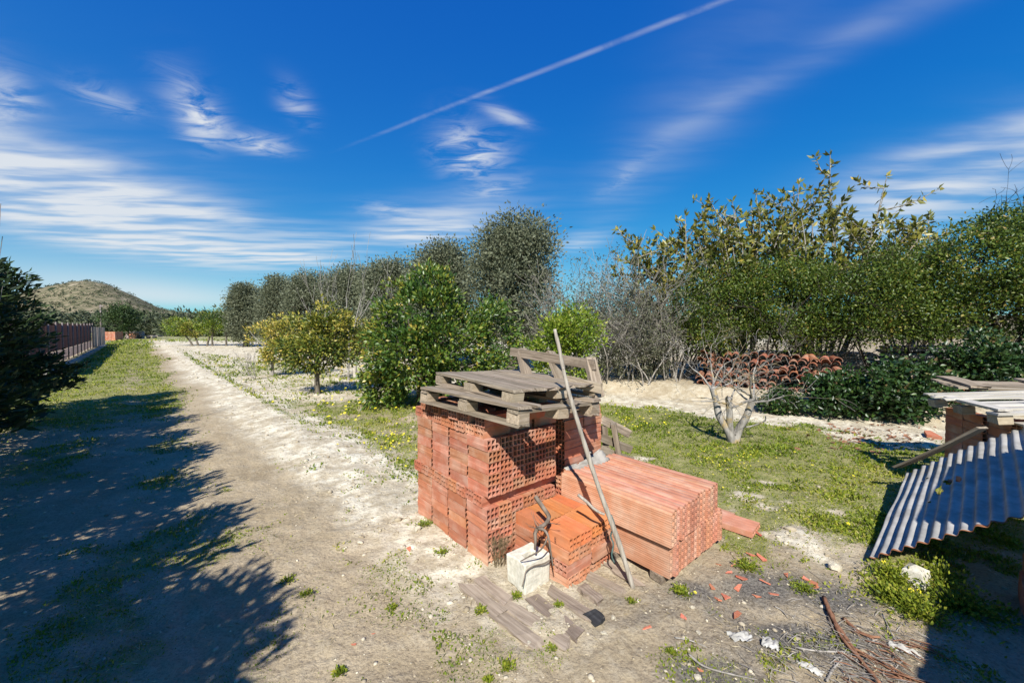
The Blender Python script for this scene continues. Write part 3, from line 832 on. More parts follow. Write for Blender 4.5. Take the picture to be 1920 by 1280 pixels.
# loquat like trees with large leaves behind the hedge
for i, (px, d, top, n, lab) in enumerate((
        (1265, 10.6, 385, 20, 'loose large leaved tree, left of the tallest one above the hedge'),
        (1395, 10.2, 345, 22, 'large leaved tree rising over the middle of the hedge'),
        (1535, 9.9, 300, 24, 'tallest large leaved tree with stems against the sky above the hedge'),
        (1720, 10.2, 385, 10, 'few large leaved stems poking out above the right part of the hedge'))):
    rng = random.Random(160 + i); rs = np.random.RandomState(160 + i)
    b = at_depth(px, d); H = top_h(top, d, b.z)
    t = thing('large_leaved_tree', lab, 'tree', b, 0, 'large leaved trees behind the hedge')
    out, P, D = [], [], []
    for k in range(n):
        h = H * rng.uniform(.72, 1.0); sp = rng.uniform(-1, 1)
        base = Vector((sp * .25, rng.uniform(-.2, .2), -.05))
        topp = Vector((sp * H * .30 + rng.uniform(-.1, .3), rng.uniform(-.7, .7), h - abs(sp) * H * .12))
        pts = chain([base, base.lerp(topp, .4) + rvec(rng) * .2, base.lerp(topp, .75) + rvec(rng) * .15, topp], 5)
        stems = [(pts, np.linspace(.03, .007, len(pts)).tolist())]
        for j in range(rng.randint(4, 7)):
            a = pts[rng.randint(6, len(pts) - 2)]
            e = a + Vector((rng.uniform(-.95, .95), rng.uniform(-.6, .6), rng.uniform(.15, .75)))
            q = chain([a, a.lerp(e, .5) + Vector((0, 0, -.06)) + rvec(rng) * .05, e], 4)
            stems.append((q, np.linspace(.014, .006, len(q)).tolist()))
        out += stems
        for si, (q, _) in enumerate(stems):
            m = len(q)
            for z in range((m // 3) if si == 0 else 1, m):
                for _ in range(rng.randint(2, 3) if z < m - 1 else 6):
                    P.append(tuple(q[z] + rvec(rng) * .02)); v = rvec(rng); tdir = (q[z] - q[max(z - 1, 0)]).normalized()
                    D.append(tuple(v * .8 + tdir * .6 + Vector((0, 0, .1))))
    link('trunk', tubes_mesh('trunk', out), M['bark_grey'], t)
    P, D = np.array(P), np.array(D); m = len(P)
    L = .17 * rs.uniform(.6, 1.25, m)
    Vx, Fx = leaf_arrays(P, D, L, L * .42, rs, .22)
    link('crown', np_mesh('crown', Vx, Fx, tint=np.repeat(rs.beta(1.8, 2.2, m), 4)), M['leaf_loquat'], t)

# ------------------------------------------------------------------ bare fig tree
def fig():
    rng = random.Random(5)
    b = ground(1374, 828); d = b.y
    t = thing('fig_tree', 'small leafless fig tree with three pale grey stems on the lawn', 'tree', b)
    mp = d / FPX
    L = lambda px, py, dy=0: Vector(((px - 1374) * mp, dy, (828 - py) * mp))
    out, tips = [], []
    stems = [([L(1376, 838), L(1366, 808), L(1352, 782, .05), L(1347, 752, .08), L(1340, 725, .1)], .064, .040),
             ([L(1372, 815), L(1366, 795, -.02), L(1363, 770, -.05), L(1360, 742, -.05)], .05, .038),
             ([L(1378, 836), L(1384, 806), L(1392, 782, -.06), L(1398, 756, -.1), L(1402, 735, -.12)], .06, .038)]
    for pts, r0, r1 in stems:
        c = chain(pts, 4)
        out.append((c, np.linspace(r0, r1, len(c)).tolist()))
        e = c[-1]
        for k in range(5):
            dr = Vector((rng.uniform(-1.3, 1.3), rng.uniform(-.9, .9), rng.uniform(.2, .7)))
            grow(rng, c[-1 - rng.randint(0, 3)], dr, .42, .015, 3, out, tips, (2, 3), .8, .0, .24, .74, 4, .60, .3)
    out.append((chain([L(1398, 800), L(1412, 797), L(1425, 785, -.1), L(1426, 776, -.1)], 3), np.linspace(.012, .008, 10).tolist()))
    link('trunk', tubes_mesh('trunk', out, .0022), M['bark_fig'], t)
fig()
# thin dead leaning stick with side twigs
def leaning_stick():
    rng = random.Random(9)
    b = ground(1508, 752); d = b.y
    t = thing('dead_stick', 'thin pale dead stick leaning in front of the hedge', 'stick', b)
    tip = pixd(1455, 612, d + .1) - b
    pts = chain([(0, 0, -.05), tip * .35, tip * .7 + Vector((.03, 0, 0)), tip], 5)
    out, tips = [(pts, np.linspace(.022, .007, len(pts)).tolist())], []
    for k in range(9):
        grow(rng, pts[rng.randint(6, len(pts) - 2)], rvec(rng) + Vector((0, 0, .5)), .35, .008, 2, out, tips, (2, 3), .6, .05)
    link('stick', tubes_mesh('stick', out, .003), M['bark_bare'], t)
leaning_stick()

# ------------------------------------------------------------------ cypress row on the left (its shade lies over the track)
def cypress_parts(seed, H):
    rs = np.random.RandomState(seed); rng = random.Random(seed)
    P, D, C = [], [], []
    mb = MB()
    tr = [(0, 0, -.05), (.02, .01, H * .4), (0, .02, H * .9)]
    mb.tube(chain(tr, 4), np.linspace(.06, .012, 9).tolist(), 7)
    for k in range(88):
        f = rng.random() ** .85
        z = .32 + f * (H - .4)
        Rm = .9 * (1 - f) ** .55 * (.75 + .45 * rng.random()) + .12
        a = rng.uniform(0, 2 * math.pi)
        dr = Vector((math.cos(a), math.sin(a), .28 + .3 * f))
        p0 = Vector((0, 0, z))
        pts = chain([p0, p0 + dr * Rm * .5 + Vector((0, 0, -.04)), p0 + dr * Rm + Vector((0, 0, .05))], 3)
        mb.tube(pts, np.linspace(.014, .004, len(pts)).tolist(), 3, False)
        m = int(40 + 60 * Rm)
        u = rs.rand(m) ** .6
        for x in u:
            i = min(int(x * (len(pts) - 1)), len(pts) - 2)
            q = pts[i].lerp(pts[i + 1], x * (len(pts) - 1) - i)
            w = .07 + .07 * (1 - x)
            P.append((q.x + rs.normal() * w, q.y + rs.normal() * w, q.z + rs.normal() * w * .55))
            v = rs.normal(size=3) * .5
            D.append((dr.x * .8 + v[0], dr.y * .8 + v[1], dr.z + .25 + v[2]))
    P, D = np.array(P), np.array(D)
    m = len(P); L = .13 * rs.uniform(.6, 1.3, m)
    Vx, Fx = leaf_arrays(P, D, L, L * .34, rs, .15)
    return mb.mesh('trunk', True), np_mesh('crown', Vx, Fx, tint=np.repeat(rs.beta(1.8, 2.6, m), 4))
protos = [cypress_parts(300 + k, 3.05) for k in range(3)]
labs = ['dark cypress tree at the left edge of the view beside the track', 'dark cypress tree at the left edge, in front of the last one of its row']
for k in range(9):
    x, y = -9.3 + .69 * 1.3 * k, 6.8 - .72 * 1.3 * k
    t = thing('cypress_tree', labs[k] if k < 2 else 'cypress tree of the row past the left edge, shading the track', 'tree', (x, y, gz1(x, y)), k * 2.1, 'row of cypress trees along the track')
    t.scale = (1, 1, (.92, .86, .84, .88, .85, .9, .84, .88, .86)[k])
    link('trunk', protos[k % 3][0], M['bark_citrus'], t); link('crown', protos[k % 3][1], M['leaf_conifer'], t)
# leafless stems in front of the cypress at the left edge
rng = random.Random(33)
b = Vector((-6.15, 4.55, 0))
t = thing('bare_sapling', 'thin leafless stems rising at the left edge in front of the cypress', 'sapling', b)
out, tips = [], []
for k in range(4):
    grow(rng, (rng.uniform(-.25, .05), 0, -.05), (rng.uniform(-.02, .12), rng.uniform(-.05, .1), 1), 2.3, .013, 2, out, tips, (2, 3), .3, .1, .10, .45, 7, .6, .3)
link('stems', tubes_mesh('stems', out, .004), M['bark_bare'], t)

# ------------------------------------------------------------------ hollow bricks
BW, BL, BH = .109, .24, .079
def brick_mesh(name, nx=3, nz=2, w=BW, l=BL, h=BH, wall=.0064, chip=None):
    xs, zs = [-w / 2], [0.0]
    hw = (w - (nx + 1) * wall) / nx; hh = (h - (nz + 1) * wall) / nz
    for i in range(nx): xs += [xs[-1] + wall, xs[-1] + wall + hw]
    xs.append(w / 2)
    for i in range(nz): zs += [zs[-1] + wall, zs[-1] + wall + hh]
    zs.append(h)
    V, Fc = [], []
    nX, nZ = len(xs), len(zs)
    for y in (-l / 2, l / 2):
        for z in zs:
            for x in xs: V.append((x, y, z))
    idx = lambda e, i, k: e * nX * nZ + k * nX + i
    for k in range(nZ - 1):
        for i in range(nX - 1):
            if i % 2 == 1 and k % 2 == 1:                      # a hole: four inner walls
                q = [(i, k), (i + 1, k), (i + 1, k + 1), (i, k + 1)]
                for m in range(4):
                    a, b = q[m], q[(m + 1) % 4]
                    Fc.append((idx(0, *a), idx(0, *b), idx(1, *b), idx(1, *a)))
            else:
                Fc.append((idx(0, i, k), idx(0, i + 1, k), idx(0, i + 1, k + 1), idx(0, i, k + 1)))
                Fc.append((idx(1, i, k + 1), idx(1, i + 1, k + 1), idx(1, i + 1, k), idx(1, i, k)))
    for i in range(nX - 1):
        Fc.append((idx(1, i, 0), idx(1, i + 1, 0), idx(0, i + 1, 0), idx(0, i, 0)))
        Fc.append((idx(0, i, nZ - 1), idx(0, i + 1, nZ - 1), idx(1, i + 1, nZ - 1), idx(1, i, nZ - 1)))
    for k in range(nZ - 1):
        Fc.append((idx(0, 0, k + 1), idx(1, 0, k + 1), idx(1, 0, k), idx(0, 0, k)))
        Fc.append((idx(0, nX - 1, k), idx(1, nX - 1, k), idx(1, nX - 1, k + 1), idx(0, nX - 1, k + 1)))
    if chip is not None:
        rs = np.random.RandomState(chip); Va = np.array(V)
        Va += rs.normal(0, .0012, Va.shape)
        ext = np.where((np.abs(np.abs(Va[:, 0]) - w / 2) < .004) & ((Va[:, 2] < .004) | (Va[:, 2] > h - .004)))[0]
        for q_ in rs.choice(ext, 2, replace=False): Va[q_] += (np.array([0, 0, h / 2]) - Va[q_]) * np.array([.10, .05, .16]) * rs.uniform(.3, 1.2)
        V = Va.tolist()
    me = bpy.data.meshes.new(name); me.from_pydata(V, [], Fc); me.update()
    return me
BRICKS = [brick_mesh('brick', chip=k) for k in range(5)]
BRICKS_O = [brick_mesh('brick', chip=k + 10) for k in range(4)]
for m_ in BRICKS: m_.materials.append(M['brick'])
for m_ in BRICKS_O: m_.materials.append(M['brick_orange'])
brng = random.Random(1)
def lay(parent, s, t, z, along_u, meshes=BRICKS, j=.002, a=.006, tilt=0.0):
    """one brick: centre s, t on its layer z, length along t unless along_u"""
    rot = (brng.gauss(0, tilt), brng.gauss(0, tilt), (-math.pi / 2 if along_u else 0) + brng.gauss(0, a) + (math.pi if brng.random() < .5 else 0))
    return link('brick', brng.choice(meshes), None, parent, (s + brng.gauss(0, j), t + brng.gauss(0, j), z), rot)
PW = .111; PL = .245; PH = .0795

def main_stack():
    st = thing('brick_stack', 'tall stack of hollow red bricks with holes showing, under the grey pallets', 'brick stack', A0, ANG)
    for tier, z0 in ((0, -.012), (1, -.012 + 6 * PH)):
        gaps = [0, (.006, .020)[1 - tier], (.022, .009)[1 - tier], (.018, .014)[1 - tier]]
        for r in range(5):
            cum = 0
            for j in range(4):
                cum += gaps[j]
                for i in range(6):
                    if j == 0 or i in (0, 5) or (r == 4):
                        if tier == 0 and r == 4 and 0 < i < 5 and j > 0: continue
                        ds = brng.choice((-.004, 0, 0, .004)) * (1 if i == 0 else .3)
                        lay(st, (i + .5) * PW + (0 if i else ds * .5), (j + .5) * PL + cum - (.01 * tier), z0 + r * PH, False)
        zc = z0 + 5 * PH
        for j in range(9):
            for k in range(3):
                if k == 0 or j in (0, 8) or tier == 1:
                    lay(st, .115 + k * .243, .098 + j * .111 + (brng.uniform(-.004, .004)), zc, True, j=.005)
    z = -.012 + 12 * PH
    for k, t in enumerate((.055, .262, .40, .525, .69, .86)):
        for m in range(3):
            if brng.random() < .9: lay(st, .105 + m * .245, t, z, True, j=.008, a=.04)
    # a few bricks pushed out of line, as they stand
    return st
STACK = main_stack()

def side_stack():
    o = F(.80, .02)
    st = thing('brick_stack', 'stack of hollow red bricks laid lengthwise behind the long clay boards', 'brick stack', o, ANG)
    for r in range(11):
        for j in range(4):
            for k in range(2):
                if j in (0,) or k == 0 or r == 10:
                    lay(st, .125 + k * .25, .06 + j * .115, -.012 + r * PH, True)
    for k in range(2):
        for j in (0, 3): lay(st, .12 + k * .25, .07 + j * .115, -.012 + 11 * PH, True, a=.03)
side_stack()

def small_pile():
    o = F(.235, -.516)
    st = thing('brick_pile', 'low pile of bright orange hollow bricks in front of the tall stack', 'brick pile', o, ANG)
    for r in range(4):
        for jt in range(2):
            for i in range(4):
                if r == 1 and jt == 0: continue                # this course lies crosswise
                s = (i + .5) * PW + (.012 if i > 1 else 0) + (.01 * (r % 2))
                t = (jt + .5) * PL + (.014 if jt else 0) + (.012 if (i > 1 and jt == 0) else 0)
                lay(st, s, t, -.01 + r * PH, False, BRICKS_O if r == 3 else BRICKS, .004, .015)
    for k in range(2):
        for j in range(2): lay(st, .12 + k * .245, .055 + j * .115, -.01 + PH, True, BRICKS, .004, .015)
    mb = MB()                                                     # the stamped letter on the corner brick
    h, wd, th = .030, .014, .003
    for lo, hi in (((0, 0), (th, h)), ((0, h - th), (wd, h)), ((0, h / 2), (wd * .8, h / 2 + th)), ((0, 0), (wd, th))):
        mb.box((-.0008, lo[0], lo[1]), (.0006, hi[0], hi[1]))
    o2 = link('letter_stamp', mb.mesh('letter_stamp'), M['ink'], st, (-.0035, .11, 3 * PH + .02), (0, 0, 0))
    o2.scale = (1, -1, 1)
small_pile()

# ------------------------------------------------------------------ long clay boards with round holes
def clay_board_mesh(name, l=.905, w=.0455, h=.215, n=5, seed=0):
    rs = np.random.RandomState(seed)
    ch = h / n
    V, Fc = [], []
    def ring(c, e):
        """outer outline (8 points) and hole (8 points) of cell c at end e"""
        y = -l / 2 if e == 0 else l / 2
        z0, zm, z1 = c * ch, (c + .5) * ch, (c + 1) * ch
        a, bq = w / 2, w / 2 * .95
        topf = .55 if c == n - 1 else .95
        botf = .95
        outp = [(a, zm), (w / 2 * .98, z0 + ch * .76), (w / 2 * topf, z1), (0, z1), (-w / 2 * topf, z1), (-w / 2 * .98, z0 + ch * .76), (-a, zm), (-w / 2 * botf, z0), (0, z0), (w / 2 * botf, z0)]
        r = ch * .34
        hole = []
        for (x, z) in outp:
            k = math.atan2(z - zm, x); hole.append((r * math.cos(k), zm + r * math.sin(k)))
        return [(x, y, z) for x, z in outp], [(x, y, z) for x, z in hole]
    for c in range(n):
        ids = []
        for e in (0, 1):
            o, hl = ring(c, e)
            b = len(V); V += o + hl; ids.append(b)
        m = 10
        b0, b1 = ids
        for k in range(m):
            k2 = (k + 1) % m
            Fc.append((b0 + k2, b0 + k, b0 + m + k, b0 + m + k2))
            Fc.append((b1 + k, b1 + k2, b1 + m + k2, b1 + m + k))
            Fc.append((b0 + m + k2, b0 + m + k, b1 + m + k, b1 + m + k2))
            za = V[b0 + k][2] - c * ch; zb = V[b0 + k2][2] - c * ch
            inner = (k in (2, 3) and c < n - 1) or (k in (7, 8) and c > 0)
            if not inner: Fc.append((b0 + k, b0 + k2, b1 + k2, b1 + k))
    me = bpy.data.meshes.new(name); me.from_pydata(V, [], Fc); me.update()
    me.materials.append(M['board_clay'])
    return me
CB = [clay_board_mesh('clay_board', seed=k, l=.9 + .006 * k) for k in range(3)]
def clay_boards():
    o = F(.735, -.46, .045)
    st = thing('clay_board_stack', 'two tier stack of long pink hollow clay boards with small round holes in their ends', 'clay boards', o, ANG)
    for i in range(17):
        link('clay_board', brng.choice(CB), None, st, (.03 + i * .0468, brng.gauss(0, .004), 0), (0, brng.gauss(0, .006), brng.gauss(0, .002)))
    link('clay_board', CB[0], None, st, (-.008 + .004, -.02, .2165), (0, .03, .004))
    for i in range(16):
        yy = -.02 + brng.gauss(0, .005) if i < 9 else -.004 + brng.gauss(0, .005)
        dz = .018 if i in (0, 1, 2) else brng.choice((0, .002, .005))
        if i == 0: continue
        link('clay_board', brng.choice(CB), None, st, (-.005 + i * .0468, yy + .01, .2165 + dz * .4), (0, brng.gauss(0, .008), brng.gauss(0, .003)))
    # runners it stands on
    mb = MB()
    for t in (-.36, -.02, .34):
        ob = link('runner', board_mesh(.80, .09, .05, 77 + int(t * 10)), M['wood_old'], st, (.40, t, -.025), (0, 0, math.pi / 2))
    for s, t, rz in ((1.02, .06, .02), (.98, -.14, .06)):
        link('clay_board', CB[1], None, None, F(.735 + s, -.46 + t, .035), (0, R(88), ANG + rz))
def board_mesh(L, w, th, seed, rough=.004, name='board'):
    """a plank: length along Y, centred, a little bent and uneven"""
    rs = np.random.RandomState(seed % 1000)
    n = 5
    V, Fc = [], []
    bend = rs.normal(0, .004); tw = rs.normal(0, .02)
    for i in range(n + 1):
        y = -L / 2 + L * i / n
        end = i in (0, n)
        dz = bend * (1 - (2 * i / n - 1) ** 2)
        for (x, z) in ((-w / 2, -th / 2), (w / 2, -th / 2), (w / 2, th / 2), (-w / 2, th / 2)):
            V.append((x + rs.normal(0, rough * .5), y + (rs.normal(0, rough * 2.2) if end else 0), z + dz + x * tw * (i / n - .5) + rs.normal(0, rough * .2)))
    for i in range(n):
        b = i * 4
        for k in range(4): Fc.append((b + k, b + (k + 1) % 4, b + 4 + (k + 1) % 4, b + 4 + k))
    Fc.append((3, 2, 1, 0)); Fc.append(tuple(n * 4 + k for k in range(4)))
    me = bpy.data.meshes.new(name); me.from_pydata(V, [], Fc); me.update()
    return me
clay_boards()
for ci, o in enumerate([o for o in list(COL.objects) if o.name.startswith('clay_board') and o.parent is None and o.type == 'MESH']):
    tag(o, ('farther', 'nearer')[ci] + ' of two pink clay boards lying flat on the grass by the board stack', 'clay board', 'loose clay boards on the grass')

# ------------------------------------------------------------------ pallets
def frame(o, a1, a2):
    a1, a2 = Vector(a1).normalized(), Vector(a2).normalized()
    a3 = a2.cross(a1)                                        # a2 across, a1 along: up
    a3.normalize()
    if a3.z < 0 and abs(a3.z) > .3: a3 = -a3
    a2 = a1.cross(a3)
    return Matrix(((a2.x, a1.x, a3.x, o[0]), (a2.y, a1.y, a3.y, o[1]), (a2.z, a1.z, a3.z, o[2]), (0, 0, 0, 1)))
pal_seed = [500]
def sd():
    pal_seed[0] += 1; return pal_seed[0]
def pallet(label, Mx, W=.8, L=1.15, deck=None, blocks=True, runners=(0, 1, 2), bh=.07, wood='wood', group='grey wooden pallets', skip=(), cross=True):
    """local X across (0..W), Y along (0..L), Z up; deck: list of (x, width) boards along Y"""
    t = thing('pallet', label, 'pallet', (0, 0, 0), 0, group)
    t.matrix_world = Mx
    th = .018
    if deck is None:
        n = 7; wdt = W / n
        deck = [((i + .5) * wdt, wdt - .008) for i in range(n)]
    ys = (.06, L / 2, L - .06); xs = (.05, W / 2, W - .05)
    for i in runners:
        link('bottom_runner', board_mesh(L, .095, th, sd()), M[wood], t, (xs[i], L / 2, th / 2))
    for i, x in enumerate(xs):
        for j, y in enumerate(ys):
            if (i, j) in skip: continue
            me = board_mesh(.115, .095, bh, sd(), .0025, 'block')
            link('block', me, M['wood_block'], t, (x, y, th + bh / 2 + .001))
    if cross:
        for y in ys:
            link('cross_board', board_mesh(W, .095, th, sd()), M[wood], t, (W / 2, y, th + bh + th / 2 + .002), (0, 0, math.pi / 2))
    for x, w in deck:
        rr = random.Random(sd())
        link('deck_board', board_mesh(L * rr.uniform(.985, 1.005), w, th, sd(), .005), M[wood], t, (x, L / 2 + rr.uniform(-.006, .006), th * (2.5 if cross else 1.5) + bh + .004 + rr.uniform(0, .007)))
    return t
lo_m = frame((.04, 2.25, 1.025), (-.68, .733, .0), (.733, .68, -.055))
pallet('lower grey pallet with gaps in its deck, lying on top of the tall brick stack', lo_m, .82, 1.15, [(.05, .11), (.165, .05), (.77, .10), (.56, .09)], runners=(0, 2), bh=.062)
up_m = frame((0, 2.42, 1.125), (-.586, .81, .012), (.81, .586, -.03))
pallet('upper grey pallet with a closed weathered plank deck, topmost on the stack', up_m, .86, 1.14, [((i + .5) * .0955, .086) for i in range(9)], runners=(0, 2), bh=.058, cross=False)

def rail_frame():
    """remains of a pallet stood on edge behind the topmost one"""
    a, bq = pixd(958, 659, 3.6), pixd(1116, 684, 2.95)
    t = thing('broken_pallet', 'broken pallet remains with a long rail and three slanting posts standing behind the upper pallet', 'pallet', a)
    d = (bq - a)
    def bar(name, p, q, w, h, mat='wood'):
        v = q - p
        o = link(name, board_mesh(v.length, w, h, sd()), M[mat], t, (p + q) / 2 - a)
        o.rotation_mode = 'QUATERNION'
        o.rotation_quaternion = v.to_track_quat('Y', 'Z')
        return o
    bar('rail', a, bq, .03, .075)
    low_a, low_b = pixd(968, 700, 3.55), pixd(1128, 742, 2.9)
    for f, (x0, y0) in ((.14, (992, 720)), (.52, (1056, 722)), (.96, (1122, 745))):
        p = a + d * f + Vector((0, .045, .035)); dd = 3.55 + (2.88 - 3.55) * f
        q = pixd(x0, y0, dd)
        bar('post', p + (p - q) * .03, q, .085, .05)
    bar('rail', pixd(1062, 712, 3.0), pixd(1127, 728, 2.84), .02, .075)
    return t
rail_frame()

def leaning_pallet():
    """pallet leaning on the far right side of the stack, on the grass"""
    o = F(1.36, .05)
    t = thing('leaning_pallet', 'broken pallet leaning low against the right side of the brick stack', 'pallet', o, ANG)
    Ri = Matrix.Rotation(-ANG, 3, 'Z')
    def bar(name, p, q, w, h):
        p, q = pixd(*p), pixd(*q); v = Ri @ (q - p)
        ob = link(name, board_mesh(v.length, w, h, sd(), .004), M['wood'], t, Ri @ ((p + q) / 2 - t.location))
        ob.rotation_mode = 'QUATERNION'; ob.rotation_quaternion = v.to_track_quat('Y', 'Z')
    bar('slat', (1128, 786, 3.62), (1180, 813, 3.82), .02, .08)
    bar('slat', (1128, 820, 3.58), (1184, 843, 3.78), .02, .075)
    bar('slat', (1128, 842, 3.55), (1188, 864, 3.75), .02, .075)
    bar('post', (1150, 793, 3.62), (1178, 945, 3.58), .07, .05)
    bar('post', (1132, 800, 3.66), (1148, 935, 3.66), .07, .05)
leaning_pallet()

# ------------------------------------------------------------------ pole, plastic, twisted branch, rope, concrete block
def pole():
    ctl = [(1190, 1112, 2.36), (1162, 1022, 2.375), (1124, 918, 2.40), (1097, 835, 2.42), (1071, 750, 2.44), (1058, 700, 2.45), (1049, 655, 2.46), (1040, 617, 2.47)]
    pts = [pixd(*c) for c in ctl]
    b = Vector((pts[0].x, pts[0].y, 0))
    t = thing('wooden_pole', 'long crooked bleached pole leaning against the pallets', 'pole', b)
    c = chain([p - b for p in pts], 6)
    rng = random.Random(4)
    rad = [(.0175 - .007 * k / len(c)) * rng.uniform(.9, 1.1) for k in range(len(c))]
    mb = MB(); mb.tube(c, rad, 8)
    sh = link('shaft', mb.mesh('shaft', True), M['pole'], t)
    mb = MB()
    for k in (9, 17, 24, 31):
        v = rvec(rng); v.z = abs(v.z) * .5
        mb.tube([c[k], c[k] + v * .024], [.010, .006], 5)
    link('knots', mb.mesh('knots', True), M['pole'], sh)
pole()

def crumple(name, label, cat, loc, ctl, mat, seed, res=14, amp=.02, rot=0.0, group=None):
    """crumpled sheet over a grid of control heights: ctl = (len_x, len_y, height function)"""
    lx, ly, hf = ctl
    rs = np.random.RandomState(seed)
    g = np.linspace(0, 1, res)
    X, Y = np.meshgrid(g, g)
    n = fbm(X, Y, 3.2, 3, seed * 3.3) - .5
    n2 = fbm(X, Y, 5, 2, seed * 7.7) - .5
    x = (X - .5) * lx + n2 * lx * .14; y = (Y - .5) * ly * (1 + .5 * (fbm(X, Y, 2, 2, seed) - .5)) + n * ly * .22
    z = hf(X, Y) + np.abs(n) * amp * 2.4 + n2 * amp
    V = np.stack([x.ravel(), y.ravel(), z.ravel()], 1)
    keep = []
    for j in range(res - 1):
        for i in range(res - 1):
            edge = min(i, j, res - 2 - i, res - 2 - j)
            if edge == 0 and rs.rand() < .15: continue
            a = j * res + i; keep.append((a, a + 1, a + res + 1, a + res))
    me = np_mesh(name, V, np.array(keep), smooth=False)
    o = link(name, me, M[mat], None, loc, (0, 0, rot))
    md = o.modifiers.new('thickness', 'SOLIDIFY'); md.thickness = .0012
    return tag(o, label, cat, group)
crumple('plastic_sheet', 'torn dirty white plastic sheet draped over the far end of the clay boards', 'plastic sheet', F(1.02, -.05, .49),
        (.46, .12, lambda X, Y: .0 + .055 * np.maximum(0, X - .5) * 2 * (.2 + Y) - .03 * (1 - Y)), 'plastic', 3, 18, .014, ANG)
for i, (px, py, lx, ly, lab, mat) in enumerate((
        (1386, 1194, .12, .06, 'larger crumpled white paper scrap on the ash, left of the other', 'paper'),
        (1444, 1207, .07, .07, 'smaller crumpled white paper scrap right of the larger one', 'paper'),
        (1518, 1252, .10, .04, 'narrow white scrap near the bottom of the ash patch', 'paper'),
        (1698, 1222, .12, .035, 'thin white scrap beside the clover at the lower right', 'paper'))):
    crumple('paper_scrap', lab, 'paper scrap', ground(px, py) + Vector((0, 0, .004)), (lx, ly, lambda X, Y: .012 * np.sin(X * 3.14) * np.sin(Y * 3.14)), mat, 20 + i, 16, .022, (.2, -.6, -.9, -.7)[i])

def twisted_branch():
    ctl = [(1004, 930, 2.50), (1018, 950, 2.46), (1029, 968, 2.42), (1022, 982, 2.37), (1008, 991, 2.33), (1003, 1000, 2.31)]
    pts = [pixd(*c) for c in ctl]
    b = pts[-1].copy()
    t = thing('dead_branch', 'twisted dead branch propped between the orange bricks and the concrete block', 'branch', b)
    out = [(chain([p - b for p in pts], 5), np.linspace(.016, .012, 26).tolist())]
    L = lambda px, py, d: pixd(px, py, d) - b
    out.append((chain([L(1008, 990, 2.33), L(1020, 993, 2.28), L(1028, 1005, 2.24), L(1032, 1030, 2.22), L(1037, 1060, 2.2)], 4), np.linspace(.011, .004, 17).tolist()))
    out.append((chain([L(1003, 998, 2.31), L(1004, 1012, 2.3), L(1003, 1030, 2.3)], 4), np.linspace(.012, .007, 9).tolist()))
    out.append((chain([L(1028, 1006, 2.25), L(1014, 1030, 2.24), L(992, 1043, 2.26), L(976, 1052, 2.3)], 4), np.linspace(.006, .004, 13).tolist()))
    rng = random.Random(2); tips = []
    for k in range(7): grow(rng, out[0][0][14 + k], rvec(rng), .06, .003, 1, out, tips, (2, 3), .6)
    link('limb', tubes_mesh('limb', out, .0012), M['twig'], t)
    ctl = [(1084, 927, 2.50), (1100, 940, 2.46), (1112, 952, 2.43), (1124, 960, 2.41), (1134, 964, 2.40)]
    pts = [pixd(*c) for c in ctl]; b2 = pts[0]
    mb = MB(); mb.tube(chain([p - b2 for p in pts], 4), np.linspace(.011, .008, 17).tolist(), 6)
    tag(link('stick', mb.mesh('stick', True), M['pole'], None, b2), 'short curved grey stick behind the pole above the orange bricks', 'stick')
    # curved twig lying over the concrete block
    pts = [(1037, 1046, 2.40), (1020, 1057, 2.36), (1000, 1062, 2.32), (986, 1072, 2.28), (983, 1085, 2.265), (979, 1100, 2.255)]
    pts = [pixd(*c) for c in pts]; b3 = pts[0]
    mb = MB(); mb.tube(chain([p + Vector((0, -.012, .012)) - b3 for p in pts], 4), np.linspace(.005, .003, 21).tolist(), 5)
    tag(link('twig', mb.mesh('twig', True), M['twig'], None, b3), 'thin dark twig hanging over the edge of the concrete block', 'twig')
twisted_branch()
def rope():
    ctl = [(1146, 965, 2.40), (1152, 985, 2.39), (1145, 1003, 2.40), (1150, 1020, 2.40), (1147, 1040, 2.40), (1152, 1055, 2.41)]
    pts = [pixd(*c) for c in ctl]; b = pts[0]
    mb = MB(); mb.tube(chain([p - b for p in pts], 5), .0055, 5)
    tag(link('rope', mb.mesh('rope', True), M['rope'], None, b), 'short faded green rope hanging beside the pole', 'rope')
rope()

def concrete_block():
    o = F(-.005, -.385)
    t = thing('concrete_block', 'pale hollow concrete block standing on the planks by the orange bricks', 'concrete block', o, ANG - .02)
    w, l, h, wl = .215, .175, .185, .045
    me = brick_mesh('body', 1, 1, w, h, l, .064)
    Va = np.array([v.co for v in me.vertices])
    Va = Va[:, [0, 2, 1]]; Va[:, 2] += h / 2; Va[:, 0] += w / 2                     # stand it on end, hole upward
    rs = np.random.RandomState(4); Va += rs.normal(0, .003, Va.shape)
    me.vertices.foreach_set('co', Va.astype(np.float32).ravel()); me.flip_normals(); me.update()
    ob = link('body', me, M['concrete'], t)
    bv = ob.modifiers.new('worn', 'BEVEL'); bv.width = .008; bv.segments = 2; bv.limit_method = 'ANGLE'
concrete_block()

